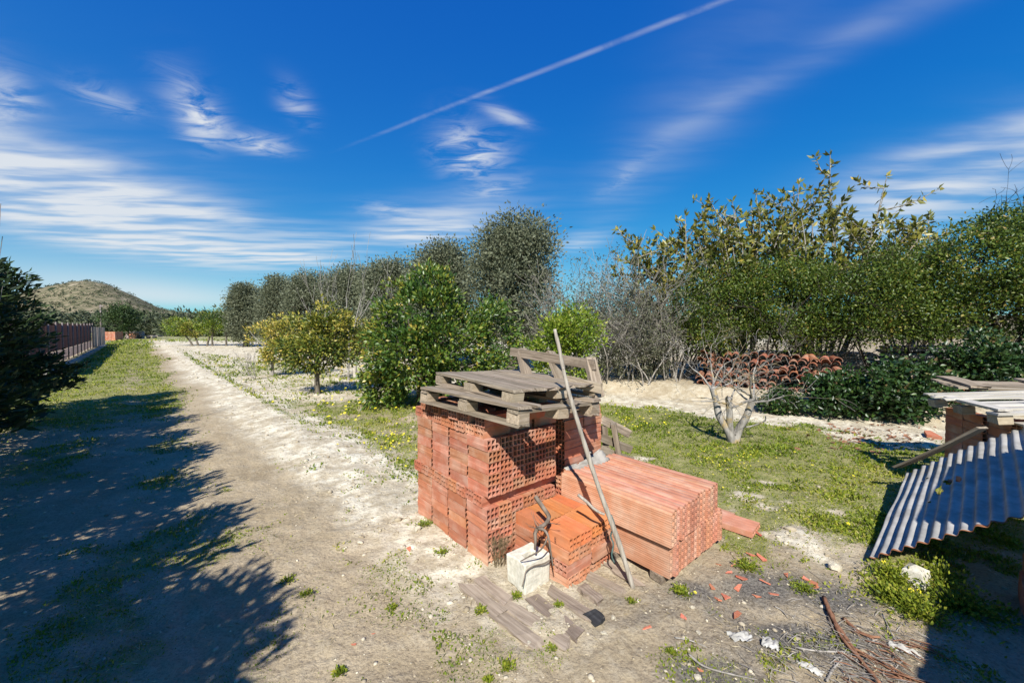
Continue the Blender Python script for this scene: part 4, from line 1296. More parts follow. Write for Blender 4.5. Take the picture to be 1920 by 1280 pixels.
# ------------------------------------------------------------------ decayed planks under the piles
def ground_planks():
    t = thing('rotten_pallet', 'decayed grey pallet planks sunk in the ground in front of the piles', 'planks', F(-.1, -.55), ANG)
    # (near end, far end) of each plank as seen
    for k, (a, bq, w, mat) in enumerate((((938, 1152), (872, 1098), .095, 'wood_old'), ((1012, 1210), (928, 1150), .10, 'wood_old'), ((956, 1132), (898, 1088), .095, 'wood_old'), ((1066, 1208), (952, 1135), .10, 'wood_old'),
                                     ((1095, 1200), (1000, 1124), .10, 'wood_old'), ((1128, 1170), (1030, 1108), .10, 'wood_old'), ((1130, 1132), (1088, 1100), .085, 'wood_old'), ((1168, 1112), (1108, 1082), .085, 'wood_old'), ((1200, 1100), (1140, 1060), .07, 'wood_old'))):
        p, q = pix(*a), pix(*bq)
        v = q - p; m = (p + q) / 2 - t.location
        m = Matrix.Rotation(-ANG, 3, 'Z') @ m
        rr = random.Random(k)
        link('plank', board_mesh(v.length, w * .84, .03, sd(), .009), M[mat], t, (m.x, m.y, -.004 + rr.uniform(0, .009)), (rr.uniform(-.02, .02), rr.uniform(-.05, .05), math.atan2(v.y, v.x) - math.pi / 2 - ANG))
    p, q = pix(1126, 1169), pix(1106, 1153); v = q - p
    m = Matrix.Rotation(-ANG, 3, 'Z') @ ((p + q) / 2 - t.location)
    tag(link('plank', board_mesh(v.length, .088, .034, sd(), .006), M['char'], t, (m.x, m.y, .008), (0, 0, math.atan2(v.y, v.x) - math.pi / 2 - ANG)), 'charred black end of a plank')
ground_planks()

# ------------------------------------------------------------------ right side: bricks, pallets and corrugated sheet
def corrugated():
    o = Vector((2.46, 2.60, .035))
    e1 = Vector((.776, .63, .09)).normalized()
    ac = Vector((.649, -.761, 0)).normalized()
    e2 = (ac * math.cos(R(43)) + Vector((0, 0, 1)) * math.sin(R(43))).normalized()
    e3 = e2.cross(e1).normalized()
    if e3.z < 0: e3 = -e3
    nl, nw = 60, 170
    Ln, Wd, pitch, amp = 1.85, 1.0, .076, .011
    rs = np.random.RandomState(2)
    a = np.linspace(0, Ln, nl); c = np.linspace(0, Wd, nw)
    Ag, Cg = np.meshgrid(a, c, indexing='ij')
    h = amp * (.75 + .5 * fbm(Ag, Cg, 2, 2, 5)) * np.cos((Cg + .006 * fbm(Ag, Cg, 3, 2, 9)) / pitch * 2 * np.pi) + .022 * (fbm(Ag, Cg, 1.6, 3, 3) - .5) - .05 * (Cg / Wd) ** 2 * Wd
    Aend = Ag + (.02 * (fbm(Cg, Cg * 0, 3, 2, 8) - .5)) * (Ag < .02)
    V = np.array(o)[None] + Aend.reshape(-1, 1) * np.array(e1) + Cg.reshape(-1, 1) * np.array(e2) + h.reshape(-1, 1) * np.array(e3)
    Fq = []
    holes = [(.95, .34, .09, .022), (1.05, .40, .05, .03), (.86, .36, .05, .02), (1.35, .22, .02, .015), (1.2, .2, .016, .012), (.7, .30, .018, .012), (1.02, .47, .07, .012)]
    for i in range(nl - 1):
        for j in range(nw - 1):
            aa, cc = a[i], c[j]
            if any(((aa - x) / (rx * 1.0)) ** 2 + ((cc - y) / ry) ** 2 < 1 for x, y, rx, ry in holes): continue
            Fq.append((i * nw + j, (i + 1) * nw + j, (i + 1) * nw + j + 1, i * nw + j + 1))
    Vl = V - np.array(o)
    me = np_mesh('corrugated_sheet', Vl, np.array(Fq), smooth=True)
    m, T = new_mat('galvanised corrugated steel')
    P = objco(T); n = T.noise(P, 5, 6, .65); n2 = T.noise(P, 22, 5, .7)
    col = T.mix(T.rng(n, .3, .7), (.27, .255, .225), (.46, .44, .40))
    at = T.n('ShaderNodeAttribute', attribute_name='edge').outputs['Fac']
    rustf = T.math('ADD', T.math('MULTIPLY', at, 1.0), T.math('MULTIPLY', T.math('SUBTRACT', n, .58), 1.8))
    rf = T.rng(T.math('ADD', rustf, T.math('MULTIPLY', T.math('SUBTRACT', n2, .5), .6)), .35, .6)
    col = T.mix(rf, col, (.22, .09, .04))
    finish(T, col, T.rng(n2, .3, .7, .5, .75), n2, .2, .003, .25, 0.0)
    e = np.clip(1 - Ag.ravel() / .05, 0, 1)
    at_ = me.attributes.new('edge', 'FLOAT', 'POINT'); at_.data.foreach_set('value', e.astype(np.float32))
    ob = link('corrugated_sheet', me, m, None, o)
    md = ob.modifiers.new('gauge', 'SOLIDIFY'); md.thickness = .0012
    tag(ob, 'rust edged corrugated metal sheet with holes, leaning low beside the right hand pallets', 'metal sheet')
    # strip of board lying along its far edge
    p, q = pixd(1688, 872, 3.72), pixd(1832, 806, 3.18)
    v = q - p
    b = link('edge_strip', board_mesh(v.length * 1.1, .10, .02, sd(), .004), M['wood'], None, (p + q) / 2)
    b.rotation_mode = 'QUATERNION'; b.rotation_quaternion = v.to_track_quat('Y', 'Z')
    tag(b, 'grey board strip along the far edge of the corrugated sheet', 'board')
corrugated()

def right_pile():
    o = Vector((4.38, 3.40, 0))
    ang = R(-20)
    st = thing('brick_stack', 'dark red brick stack under the right hand pallets at the edge of the view', 'brick stack', o, ang)
    for r in range(10):
        for i in range(9):
            lay(st, .09 + i * PW, .13, -.01 + r * PH, False)
        for j in range(2):
            lay(st, .055, .13 + PL * (j + 1), -.01 + r * PH, False)
    base = o + Vector((0, 0, 0))
    def M4(dx, dy, z, a, tx=0.0, ty=0.0): return Matrix.Translation(base + Vector((dx, dy, z))) @ Euler((tx, ty, a)).to_matrix().to_4x4()
    # lower right pallet: slats run across the view
    def slat_pallet(label, Mx, L, W, boards, posts, wood, blocks=()):
        t = thing('pallet', label, 'pallet', (0, 0, 0), 0, 'grey wooden pallets'); t.matrix_world = Mx
        for (y, w, z, x0, x1) in boards:
            link('slat', board_mesh(x1 - x0, w, .02, sd(), .004), M[wood], t, ((x0 + x1) / 2, y, z), (0, 0, math.pi / 2))
        for (x, w, z, y0, y1) in posts:
            link('bearer', board_mesh(y1 - y0, w, .022, sd(), .004), M[wood], t, (x, (y0 + y1) / 2, z))
        for (x, y, z, w) in blocks:
            link('block', board_mesh(.11, w, .075, sd(), .003), M['wood_block'], t, (x, y, z))
        return t
    slat_pallet('bleached slatted pallet lying on the right hand brick stack', M4(-.22, -.10, .78, ang, 0, -.09), 1.2, 1.0,
                [(.02, .10, .105, -.0, 1.3), (.10, .055, .125, .05, 1.3), (.17, .055, .125, .05, 1.3), (.245, .055, .125, .06, 1.3), (.32, .06, .125, .06, 1.3), (.40, .055, .125, .06, 1.3), (.50, .06, .150, -.06, 1.3), (.66, .05, .150, -.05, 1.3), (.80, .05, .150, -.04, 1.3), (.0, .10, .012, .15, 1.3)],
                [(.06, .085, .14, -.03, .86), (.62, .085, .102, 0, .86), (1.2, .085, .102, 0, .86)], 'wood_pale',
                [(.06, .04, .055, .1), (.06, .45, .055, .1), (.06, .82, .055, .1), (.62, .04, .055, .1), (1.2, .04, .055, .1)])
    t = thing('board', 'wide grey board on edge at the front of the right hand pallets', 'board', base + Vector((-.34, -.40, .78)), R(-4))
    b2 = link('plank', board_mesh(1.25, .12, .025, sd(), .005), M['wood'], t, (.62, 0, 0), (0, R(90), R(90)))
    b2.rotation_euler = Euler((R(80), 0, R(90)), 'XYZ')
    slat_pallet('grey pallet with wide planks at the back of the right hand pile', M4(.45, .75, .95, ang + .05, R(6), 0), 1.2, .8,
                [(.05, .09, .03, 0, 1.0), (.16, .09, .03, 0, 1.0), (.27, .09, .03, 0, 1.0), (.38, .09, .03, 0, 1.0)],
                [(.16, .16, .055, -.02, .48), (.85, .16, .055, -.02, .48)], 'wood')
right_pile()

# bricks and stone under the sheet
for i, (x, y, w, h, l, rz, z, lab) in enumerate((
        (2.98, 2.02, .30, .16, .5, ANG, 0, 'large tan clay block lying in the shade under the corrugated sheet'),
        (3.02, 2.06, .24, .10, .4, ANG + .08, .165, 'smaller clay block on top of the large one in the shade'))):
    me = brick_mesh('clay_block', 4, 2, w, l, h, .012, chip=50 + i); me.materials.append(M['board_clay'])
    tag(link('clay_block', me, None, None, (x, y, z), (0, 0, rz - math.pi / 2)), lab, 'clay block')
def pyramid_stone():
    b = ground(1716, 1088)
    V = [(-.07, -.06, -.05), (.075, -.065, -.05), (.08, .06, -.05), (-.075, .065, -.05), (-.05, -.04, .035), (.06, -.05, .03), (.05, .04, .04), (-.06, .045, .03), (0.0, 0.0, .062)]
    Fc = [(0, 1, 5, 4), (1, 2, 6, 5), (2, 3, 7, 6), (3, 0, 4, 7), (4, 5, 8), (5, 6, 8), (6, 7, 8), (7, 4, 8)]
    me = bpy.data.meshes.new('concrete_lump'); me.from_pydata(V, [], Fc); me.update()
    o = link('concrete_lump', me, M['concrete'], None, b + Vector((0, 0, .055)), (0, 0, .5))
    tag(o, 'pale pointed concrete lump among clover in front of the metal sheet', 'concrete lump')
pyramid_stone()

# the neighbouring stack past the right edge that throws the shade over the sheet
def off_stack():
    o = Vector((1.72, .36, 0))
    st = thing('brick_stack', 'brick stack just past the right edge, shading the lower right corner', 'brick stack', o, ANG)
    big = brick_mesh('brick', 5, 3, .24, .40, .20, .014, chip=70); big.materials.append(M['brick'])
    for r in range(6):
        for i in range(5 if r < 5 else 4):
            for j in range(2): link('brick', big, None, st, (.2 + i * .405, -.13 - j * .245, r * .201 - .01), (0, 0, math.pi / 2 + brng.gauss(0, .01)))
    for r in range(6):
        for i in range(3): link('brick', big, None, st, (.2 + i * .405, -.62, r * .201 - .01), (0, 0, math.pi / 2 + brng.gauss(0, .01)))
    for k in range(3):
        Mx = Matrix.Translation(o) @ Matrix.Rotation(ANG, 4, 'Z') @ Matrix.Translation((1.55, .30 - .02 * k, 1.0 + k * .105)) @ Matrix.Rotation(-math.pi / 2, 4, 'Z')
        pallet(('lowest', 'middle', 'topmost')[k] + ' pallet of the three stacked just past the right edge', Mx, .95, 1.2, [((i + .5) * .119, .09) for i in range(8)], bh=.06)
    Mx = Matrix.Translation(o) @ Matrix.Rotation(ANG, 4, 'Z') @ Matrix.Translation((-.05, -.0, 1.2)) @ Matrix.Rotation(-math.pi / 2, 4, 'Z')
    pallet('grey slatted pallet on the stack just past the right edge', Mx, .8, 1.6, [((i + .5) * .133, .085) for i in range(6)])
off_stack()

# ------------------------------------------------------------------ piles of roof tiles and grey slabs behind the hedge
def tile_mesh():
    mb = MB(); n = 6; r0, r1, L, th = .085, .07, .40, .012
    V, Fc = [], []
    for i in range(2):
        r = r0 if i == 0 else r1
        for rr in (r, r - th):
            for k in range(n + 1):
                a = math.pi * k / n; V.append((math.cos(a) * rr, -L / 2 + L * i, math.sin(a) * rr))
    m = n + 1
    for k in range(n):
        Fc += [(k, k + 1, 2 * m + k + 1, 2 * m + k), (m + k + 1, m + k, 3 * m + k, 3 * m + k + 1), (k + 1, k, m + k, m + k + 1), (2 * m + k, 2 * m + k + 1, 3 * m + k + 1, 3 * m + k)]
    Fc += [(0, 2 * m, 3 * m, m), (n, m + n, 3 * m + n, 2 * m + n)]
    me = bpy.data.meshes.new('roof_tile'); me.from_pydata(V, [], Fc); me.update(); me.materials.append(M['tile'])
    return me
def tile_piles():
    me = tile_mesh(); rng = random.Random(6)
    hd = Vector((.8, -.6, 0)); hn = Vector((.6, .8, 0)); a = math.atan2(-.6, .8)
    b = Vector((2.4, 9.6, 0)) + hd * 1.9 + hn * 1.2; b.z = .28
    t = thing('roof_tile_pile', 'long heap of old red roof tiles behind the hedge and the fig tree', 'tile pile', b, a)
    for row in range(7):
        n = 24 if row < 4 else 15
        for i in range(n):
            if rng.random() < .08: continue
            x = i * .182 + rng.uniform(-.03, .03)
            link('roof_tile', me, None, t, (x, row * .05 + rng.uniform(-.06, .06), row * .115 + .02 + rng.uniform(-.02, .03)), (rng.uniform(-.25, .25), rng.uniform(-.2, .2), rng.uniform(-.2, .2)))
    m = plain_mat('old grey fibre cement', (.16, .15, .135), (.34, .32, .29), 9, .95, .8, .03)
    b2 = b + hd * (-.2) + hn * 2.2; b2.z = .2
    t2 = thing('slab_pile', 'tall pile of old grey roofing slabs behind the right part of the hedge', 'slab pile', b2, a)
    k = 0
    for row in range(17):
        for i in range(7):
            if row > 13 and i < 3: continue
            link('slab', board_mesh(1.15, .9, .05, 900 + (k := k + 1) % 9, .012, 'slab'), m, t2, (.6 + i * 1.2 + rng.uniform(-.06, .06), rng.uniform(-.08, .08), .03 + row * .062), (rng.uniform(-.03, .03), rng.uniform(-.02, .02), math.pi / 2 + rng.uniform(-.05, .05)))
tile_piles()

# ------------------------------------------------------------------ stones
def rock_mesh(name, seed, sub=1):
    import bmesh
    bm = bmesh.new(); bmesh.ops.create_icosphere(bm, subdivisions=sub, radius=1)
    rs = np.random.RandomState(seed)
    k = np.array([1, rs.uniform(.6, .95), rs.uniform(.45, .75)])
    for v in bm.verts:
        c = np.array(v.co) * (1 + rs.normal(0, .13)) * k; v.co = c
    me = bpy.data.meshes.new(name); bm.to_mesh(me); bm.free(); me.materials.append(M['stone'])
    return me
ROCKS = [rock_mesh('stone', k, 2) for k in range(4)]
rng = random.Random(71)
for i, (px, py, rp, lab) in enumerate((
        (994, 1143, 9, 'white stone on the rotten planks below the concrete block'), (993, 1205, 9, 'white stone at the near end of the rotten planks'),
        (1132, 1190, 6, 'small pale stone right of the rotten planks'), (1298, 1140, 5, 'small white stone in front of the clay boards'),
        (783, 993, 8, 'pale stone at the left foot of the tall brick stack'), (1308, 1268, 7, 'white pebble at the bottom edge below the ash'),
        (1310, 1185, 6, 'tan pebble left of the paper scraps'), (1150, 1158, 5, 'small white pebble near the pole foot'), (1565, 1066, 12, 'pale flat stone in the clover left of the metal sheet'), (1735, 842, 9, 'white stone at the far corner of the metal sheet'))):
    g = ground(px, py); s = rp * g.y / FPX
    o = link('stone', ROCKS[i % 4], None, None, g + Vector((0, 0, s * .25)), (0, 0, rng.uniform(0, 6)))
    o.scale = (s, s, s); tag(o, lab, 'stone', 'pale stones')
for i, (px, py, rp) in enumerate(((1300, 722, 16), (1335, 715, 14), (1372, 722, 20), (1415, 728, 16), (1452, 735, 18), (1478, 745, 22), (1508, 748, 14), (1610, 760, 22), (1650, 770, 15), (1290, 708, 10), (1430, 740, 12))):
    g = ground(px, py); s = rp * g.y / FPX
    o = link('boulder', ROCKS[i % 4], None, None, g + Vector((0, 0, s * .2)), (0, 0, rng.uniform(0, 6)))
    o.scale = (s, s * .8, s); tag(o, 'cream boulder in the row at the foot of the hedge', 'boulder', 'boulders along the foot of the hedge')

def scatter(name, n, dmin, dmax, weight, rs, spread=1.34):
    """random ground points, denser near the eye; weight(x, y) is the chance to keep one"""
    d = np.exp(rs.uniform(math.log(dmin), math.log(dmax), n)); k = rs.uniform(-spread, spread, n)
    x, y = k * d, d
    keep = rs.rand(n) < weight(x, y)
    s, t = stack_st(x, y)
    inside = ((s > 0) & (s < .68) & (t > 0) & (t < 1.0)) | ((s > .22) & (s < .7) & (t > -.53) & (t < 0)) | ((s > .72) & (s < 1.52) & (t > -.93) & (t < 0)) | ((s > .8) & (s < 1.32) & (t > 0) & (t < .5))
    keep &= ~inside
    return x[keep], y[keep]
# pebbles and rubble, one mass
def rubble():
    rs = np.random.RandomState(8)
    import bmesh
    bm = bmesh.new(); bmesh.ops.create_icosphere(bm, subdivisions=1, radius=1)
    bv = np.array([v.co for v in bm.verts]); bf = np.array([[v.index for v in f.verts] for f in bm.faces]); bm.free()
    def w(x, y):
        g, p, a = zones(x, y); q, ww = path_qw(x, y)
        near = ((y < 2.6) & (x > -.6)) * .15 + (y < 4) * .08
        return np.clip(p ** 1.3 * (1 - .75 * g) * .85 + near + a * .1 + .22 * (q > 1.0) * (ww > 1) * sstep(fbm(x, y, 2.4, 3, 77), .45, .6), 0, 1)
    x, y = scatter('rubble', 42000, 1.6, 40, w, rs)
    n = len(x)
    g, p, a = zones(x, y)
    size = np.exp(rs.normal(-5.3, .6, n)) * (.8 + .12 * y) * np.where(y < 2.7, .75, 1)
    size = np.minimum(size, .035 + .004 * y)
    z = gz(x, y) + size * .15
    sc = size[:, None] * np.stack([rs.uniform(.8, 1.3, n), rs.uniform(.7, 1.1, n), rs.uniform(.4, .75, n)], 1)
    ang = rs.uniform(0, 6.28, n)
    B = bv[None] * (1 + rs.normal(0, .14, (n, len(bv), 1))) * sc[:, None]
    c, s_ = np.cos(ang)[:, None], np.sin(ang)[:, None]
    Vx = np.stack([B[..., 0] * c - B[..., 1] * s_, B[..., 0] * s_ + B[..., 1] * c, B[..., 2]], -1) + np.stack([x, y, z], 1)[:, None]
    Fx = (bf[None] + (np.arange(n) * len(bv))[:, None, None]).reshape(-1, 3)
    tint = np.repeat(rs.beta(2, 2, n), len(bv))
    m, T = new_mat('pale rubble')
    at = T.n('ShaderNodeAttribute', attribute_name='tint').outputs['Fac']
    nn = T.noise(worldco(T), 60, 4, .6)
    cc = T.mix(at, (.24, .19, .12), (.60, .54, .42)); cc = T.mix(T.math('MULTIPLY', T.rng(nn, .5, .7), .3), cc, (.3, .25, .17))
    finish(T, cc, .95, nn, .5, .01, .1)
    o = link('pale_rubble', np_mesh('pale_rubble', Vx.reshape(-1, 3), Fx, tint=tint), m)
    tag(o, 'pale stones and clods strewn over the track edge and the field', 'rubble', kind='stuff')
rubble()

# grass and clover, one mass; dry stalks another
def grass():
    rs = np.random.RandomState(9)
    def w(x, y):
        g, p, a = zones(x, y)
        return np.clip(g * 1.1, 0, 1) * (.35 + .65 * sstep(fbm(x, y, 6, 3, 3.3), .3, .5))
    x, y = scatter('grass', 520000, 1.7, 48, w, rs)
    n = len(x); z = gz(x, y)
    q, ww = path_qw(x, y)
    tall = np.where((q < .3), .7, 1.0) * (.6 + .8 * fbm(x, y, 1.1, 3, 6.0)) * (.65 + .8 * sstep(fbm(x, y, 4.0, 3, 16.0), .3, .75))
    L = (.009 + .0045 * y) * rs.uniform(.6, 1.35, n) * tall
    D = rs.normal(size=(n, 3)) * .75; D[:, 2] = np.abs(D[:, 2]) * .5 + .55
    Vx, Fx = leaf_arrays(np.stack([x, y, z - .002], 1), D, L, L * rs.uniform(.22, .6, n), rs, .15)
    t = np.clip(rs.beta(2, 2.3, n) + (fbm(x, y, .9, 3, 12) - .5) * 1.0 + np.where(q < .3, .04, 0), 0, 1)
    o = link('grass', np_mesh('grass', Vx, Fx, tint=np.repeat(t, 4)), M['grass'])
    tag(o, 'low green grass and clover over the lawn and the track', 'grass', kind='stuff')
    def w2(x, y):
        g, p, a = zones(x, y); qq, _ = path_qw(x, y)
        return np.clip(.30 - .2 * p + .35 * g * (fbm(x, y, 2, 3, 7) > .5), 0, 1) * sstep(fbm(x, y, 3, 3, 31), .42, .6) * .8
    x, y = scatter('dry', 110000, 1.6, 30, w2, rs)
    n = len(x); L = (.022 + .004 * y) * rs.uniform(.5, 1.5, n)
    D = rs.normal(size=(n, 3)); D[:, 2] = np.abs(D[:, 2]) * .35
    Vx, Fx = leaf_arrays(np.stack([x, y, gz(x, y) + .002], 1), D, L, L * .10, rs, .1)
    o = link('dry_stalks', np_mesh('dry_stalks', Vx, Fx, tint=np.repeat(rs.rand(n), 4)), M['dry_grass'])
    tag(o, 'short dry stalks and straw over the bare soil', 'dry grass', kind='stuff')
grass()

# separate little weeds on the bare soil and the clover clump by the sheet
def weed(label, px, py, rp, seed, lf=.022, n=90, mat='grass', hgt=.7, name='weed', cat='weed', group='green weeds on bare soil'):
    g = ground(px, py); r = rp * g.y / FPX
    rs = np.random.RandomState(seed)
    P = rs.normal(size=(n, 3)) * .42 * r; P[:, 2] = np.abs(P[:, 2]) * hgt + .004
    D = P / max(r, 1e-3) + rs.normal(size=(n, 3)) * .5; D[:, 2] += .45
    Vx, Fx = leaf_arrays(P, D, lf * rs.uniform(.7, 1.3, n), lf * .6 * rs.uniform(.7, 1.2, n), rs, .12)
    st = [[(0, 0, -.01), tuple(P[k])] for k in range(0, n, 4)]
    t = thing(name, label, cat, g, 0, group)
    link('leaves', np_mesh('leaves', Vx, Fx, tint=np.repeat(np.clip(rs.beta(2, 2.2, n), 0, 1), 4)), M[mat], t)
    mb = MB()
    for a, b_ in st: mb.tube([a, b_], [.0018, .001], 3, False)
    link('stems', mb.mesh('stems'), M[mat], t)
for i, (px, py, rp, n, lab) in enumerate((
        (967, 1118, 13, 150, 'green weed tuft at the left foot of the concrete block'), (1048, 1138, 9, 70, 'weed growing between the rotten planks'),
        (900, 1148, 10, 70, 'weed at the left end of the rotten planks'), (1035, 1215, 11, 90, 'weed at the near edge of the rotten planks'),
        (952, 1252, 16, 130, 'green weed patch at the bottom edge below the planks'), (915, 1275, 9, 60, 'weed cut by the bottom edge left of the other patch'),
        (575, 1118, 14, 120, 'small green weed on the pale soil beside the track shade'), (735, 1140, 9, 70, 'small weed on the pale soil nearer the brick stack'),
        (638, 1262, 12, 80, 'small weed at the bottom edge beside the track shade'), (425, 918, 13, 60, 'flat weed on the track at the edge of the tree shade'),
        (540, 1090, 20, 90, 'spread weed at the tip of the tree shade'), (1278, 1112, 18, 220, 'clover tuft at the near corner of the clay board stack'),
        (1505, 1105, 24, 320, 'round clover clump among the red shards'), (1260, 1225, 10, 60, 'weed beside the lone red shard'), (1400, 1065, 24, 260, 'clover patch between the shards and the board stack'),
        (1185, 1130, 12, 90, 'weed at the foot of the leaning pole'), (795, 985, 18, 160, 'grass tuft at the far left foot of the brick stack'), (830, 1040, 10, 60, 'small weed along the left foot of the brick stack'), (1350, 985, 20, 220, 'clover clump behind the clay board stack'))):
    weed(lab, px, py, rp * (.8 + .3 * ((i * 7) % 5) / 4), 400 + i, .014 + .003 * (i % 3), n, hgt=.45)
for i, (px, py, rp, lab) in enumerate(((1672, 1085, 32, 'dense clover clump in front of the corrugated sheet'), (1720, 1150, 46, 'dense clover clump at the edge of the lower right shade'), (1800, 1140, 56, 'dark clover clump in the lower right shade'), (1670, 1120, 34, 'clover clump left of the pale concrete lump'), (1760, 1090, 40, 'clover clump behind the pale concrete lump'))):
    weed(lab, px, py, rp, 450 + i, .022, 700, name='clover_clump', cat='clover', group='clover clumps by the metal sheet', hgt=.8)
# dry weed against the front of the stack
g = ground(938, 1060); rng = random.Random(44)
t = thing('dry_weed', 'dry brown weed stalks standing against the front of the brick stack', 'weed', g)
out, tips = [], []
for k in range(16): grow(rng, (rng.uniform(-.04, .04), rng.uniform(-.04, .04), 0), (rng.uniform(-.3, .3), rng.uniform(-.3, .3), 1), .11, .0022, 2, out, tips, (2, 3), .5)
link('stems', tubes_mesh('stems', out, .001), M['dry_grass'], t)

# yellow flowers: head of five petals on a stalk, shared mesh
def flower_meshes():
    V, Fc = [], []
    for k in range(5):
        a = k * 2 * math.pi / 5
        for (r, w, z) in ((.15, 0, 0), (.75, -.42, .35), (1.05, 0, .3), (.75, .42, .35)):
            V.append((r * math.cos(a) - w * math.sin(a), r * math.sin(a) + w * math.cos(a), z))
        Fc.append((k * 4, k * 4 + 1, k * 4 + 2, k * 4 + 3))
    V.append((0, 0, .05)); c = len(V) - 1
    Fc += [(c, k * 4, ((k + 1) % 5) * 4) for k in range(5)]
    me = bpy.data.meshes.new('petals'); me.from_pydata(V, [], Fc); me.update()
    at = me.attributes.new('tint', 'FLOAT', 'POINT'); at.data.foreach_set('value', np.full(len(V), .6, np.float32)); me.materials.append(M['petal'])
    mb = MB(); mb.tube([(0, 0, -4.5), (.2, .1, -2), (0, 0, .05)], [.07, .07, .06], 4, False)
    st = mb.mesh('stalk'); st.materials.append(M['grass'])
    at = st.attributes.new('tint', 'FLOAT', 'POINT'); at.data.foreach_set('value', np.full(len(st.vertices), .4, np.float32))
    return me, st
FL, ST = flower_meshes()
frng = random.Random(55)
def flower(px, py, size, label, group):
    g = ground(px, py)
    t = thing('yellow_flower', label, 'flower', g + Vector((0, 0, size * 3.2)), frng.uniform(0, 6), group)
    t.rotation_euler = (frng.uniform(.2, .8), frng.uniform(-.4, .4), frng.uniform(-.5, .5)); t.scale = (size,) * 3
    link('petals', FL, None, t); link('stalk', ST, None, t)
for px, py, s, lab in ((1656, 1062, .014, 'single yellow flower in front of the corrugated sheet corner'), (1708, 1118, .014, 'left yellow flower of the pair below the concrete lump'), (1722, 1120, .013, 'right yellow flower of the pair below the concrete lump'), (1303, 1124, .010, 'yellow flower on the soil by the near corner of the clay boards'), (1848, 1150, .012, 'yellow flower in the lower right shade')):
    flower(px, py, s, lab, 'yellow flowers')
for k in range(46):
    px = frng.gauss(740, 34); py = frng.gauss(835, 20)
    if px < 783: flower(px, py, frng.uniform(.012, .017), 'small yellow flower in the grass left of the brick stack', 'flowers left of the brick stack')
for k in range(40):
    flower(frng.gauss(640, 55), frng.gauss(762, 16), frng.uniform(.020, .030), 'small yellow flower in the grass under the lemon trees', 'flowers under the lemon trees')
for k in range(26):
    flower(frng.uniform(1150, 1260), frng.gauss(790, 14), frng.uniform(.012, .017), 'small yellow flower on the lawn behind the brick stack', 'flowers behind the brick stack')
for k in range(46):
    flower(frng.gauss(1355, 45), frng.gauss(868, 18), frng.uniform(.007, .010), 'tiny yellow flower on the lawn in front of the fig tree', 'flowers in front of the fig tree')
for px, py in ((1523, 880), (1600, 900), (1490, 855), (1590, 990)):
    flower(px, py, .014, 'lone yellow flower on the open lawn right of the fig tree', 'lone flowers on the right lawn')

# ------------------------------------------------------------------ broken clay shards, sticks, bark
def shard_mesh(seed):
    rs = np.random.RandomState(seed); n = rs.randint(4, 7)
    a = np.sort(rs.uniform(0, 6.28, n)); r = rs.uniform(.6, 1.1, n)
    top = [(math.cos(x) * y * 1.3, math.sin(x) * y * .75, .16) for x, y in zip(a, r)]
    bot = [(x * .97, y * .97, -.1) for x, y, z in top]
    me = bpy.data.meshes.new('clay_shard')
    me.from_pydata(top + bot, [], [tuple(range(n)), tuple(range(2 * n - 1, n - 1, -1))] + [(k, n + k, n + (k + 1) % n, (k + 1) % n) for k in range(n)])
    me.update(); me.materials.append(M['shard']); return me
SH = [shard_mesh(k) for k in range(6)]
rng = random.Random(15)
def shard(px, py, rp, label, group='broken red clay shards', rz=None):
    g = ground(px, py); s = rp * g.y / FPX
    o = link('clay_shard', SH[rng.randint(0, 5)], None, None, g + Vector((0, 0, s * .10 + .003)), (rng.uniform(-.25, .25), rng.uniform(-.25, .25), rng.uniform(0, 6) if rz is None else rz))
    o.scale = (s, s, s * .8); tag(o, label, 'clay shard', group)
for px, py, rp, lab in ((1213, 1186, 15, 'lone bright red clay shard right of the rotten planks'), (702, 1182, 8, 'small upright red shard on the pale soil left of the planks'), (767, 1030, 8, 'pale red shard left of the brick stack foot'), (1281, 1158, 8, 'red shard between the lone shard and the ash'), (1392, 1162, 24, 'ash stained shard above the larger paper scrap'), (1313, 1254, 6, 'small red shard near the bottom edge'), (1335, 1102, 9, 'left shard of the row below the board stack'), (1384, 1103, 11, 'brick red shard in the middle of the row below the board stack'), (664, 1212, 5, 'tiny brown shard at the edge of the track')):
    shard(px, py, rp, lab)
for px, py, rp in ((1378, 1065, 10), (1392, 1086, 12), (1366, 1082, 10), (1438, 1095, 12), (1476, 1080, 10), (1512, 1086, 9), (1524, 1092, 10), (1428, 1050, 11), (1410, 1044, 9), (1452, 1115, 9), (1350, 1060, 8), (1420, 1120, 8), (1346, 1122, 9), (1360, 1115, 12), (1530, 1098, 7)):
    shard(px, py, rp, 'red clay shard in the scatter between the board stack and the metal sheet', 'shard scatter beside the board stack')
for px, py, rp, lab in ((1425, 1003, 16, 'brown curved shard on the grass right of the board stack'), (1748, 820, 24, 'red brick lying at the back corner of the metal sheet')):
    shard(px, py, rp, lab)
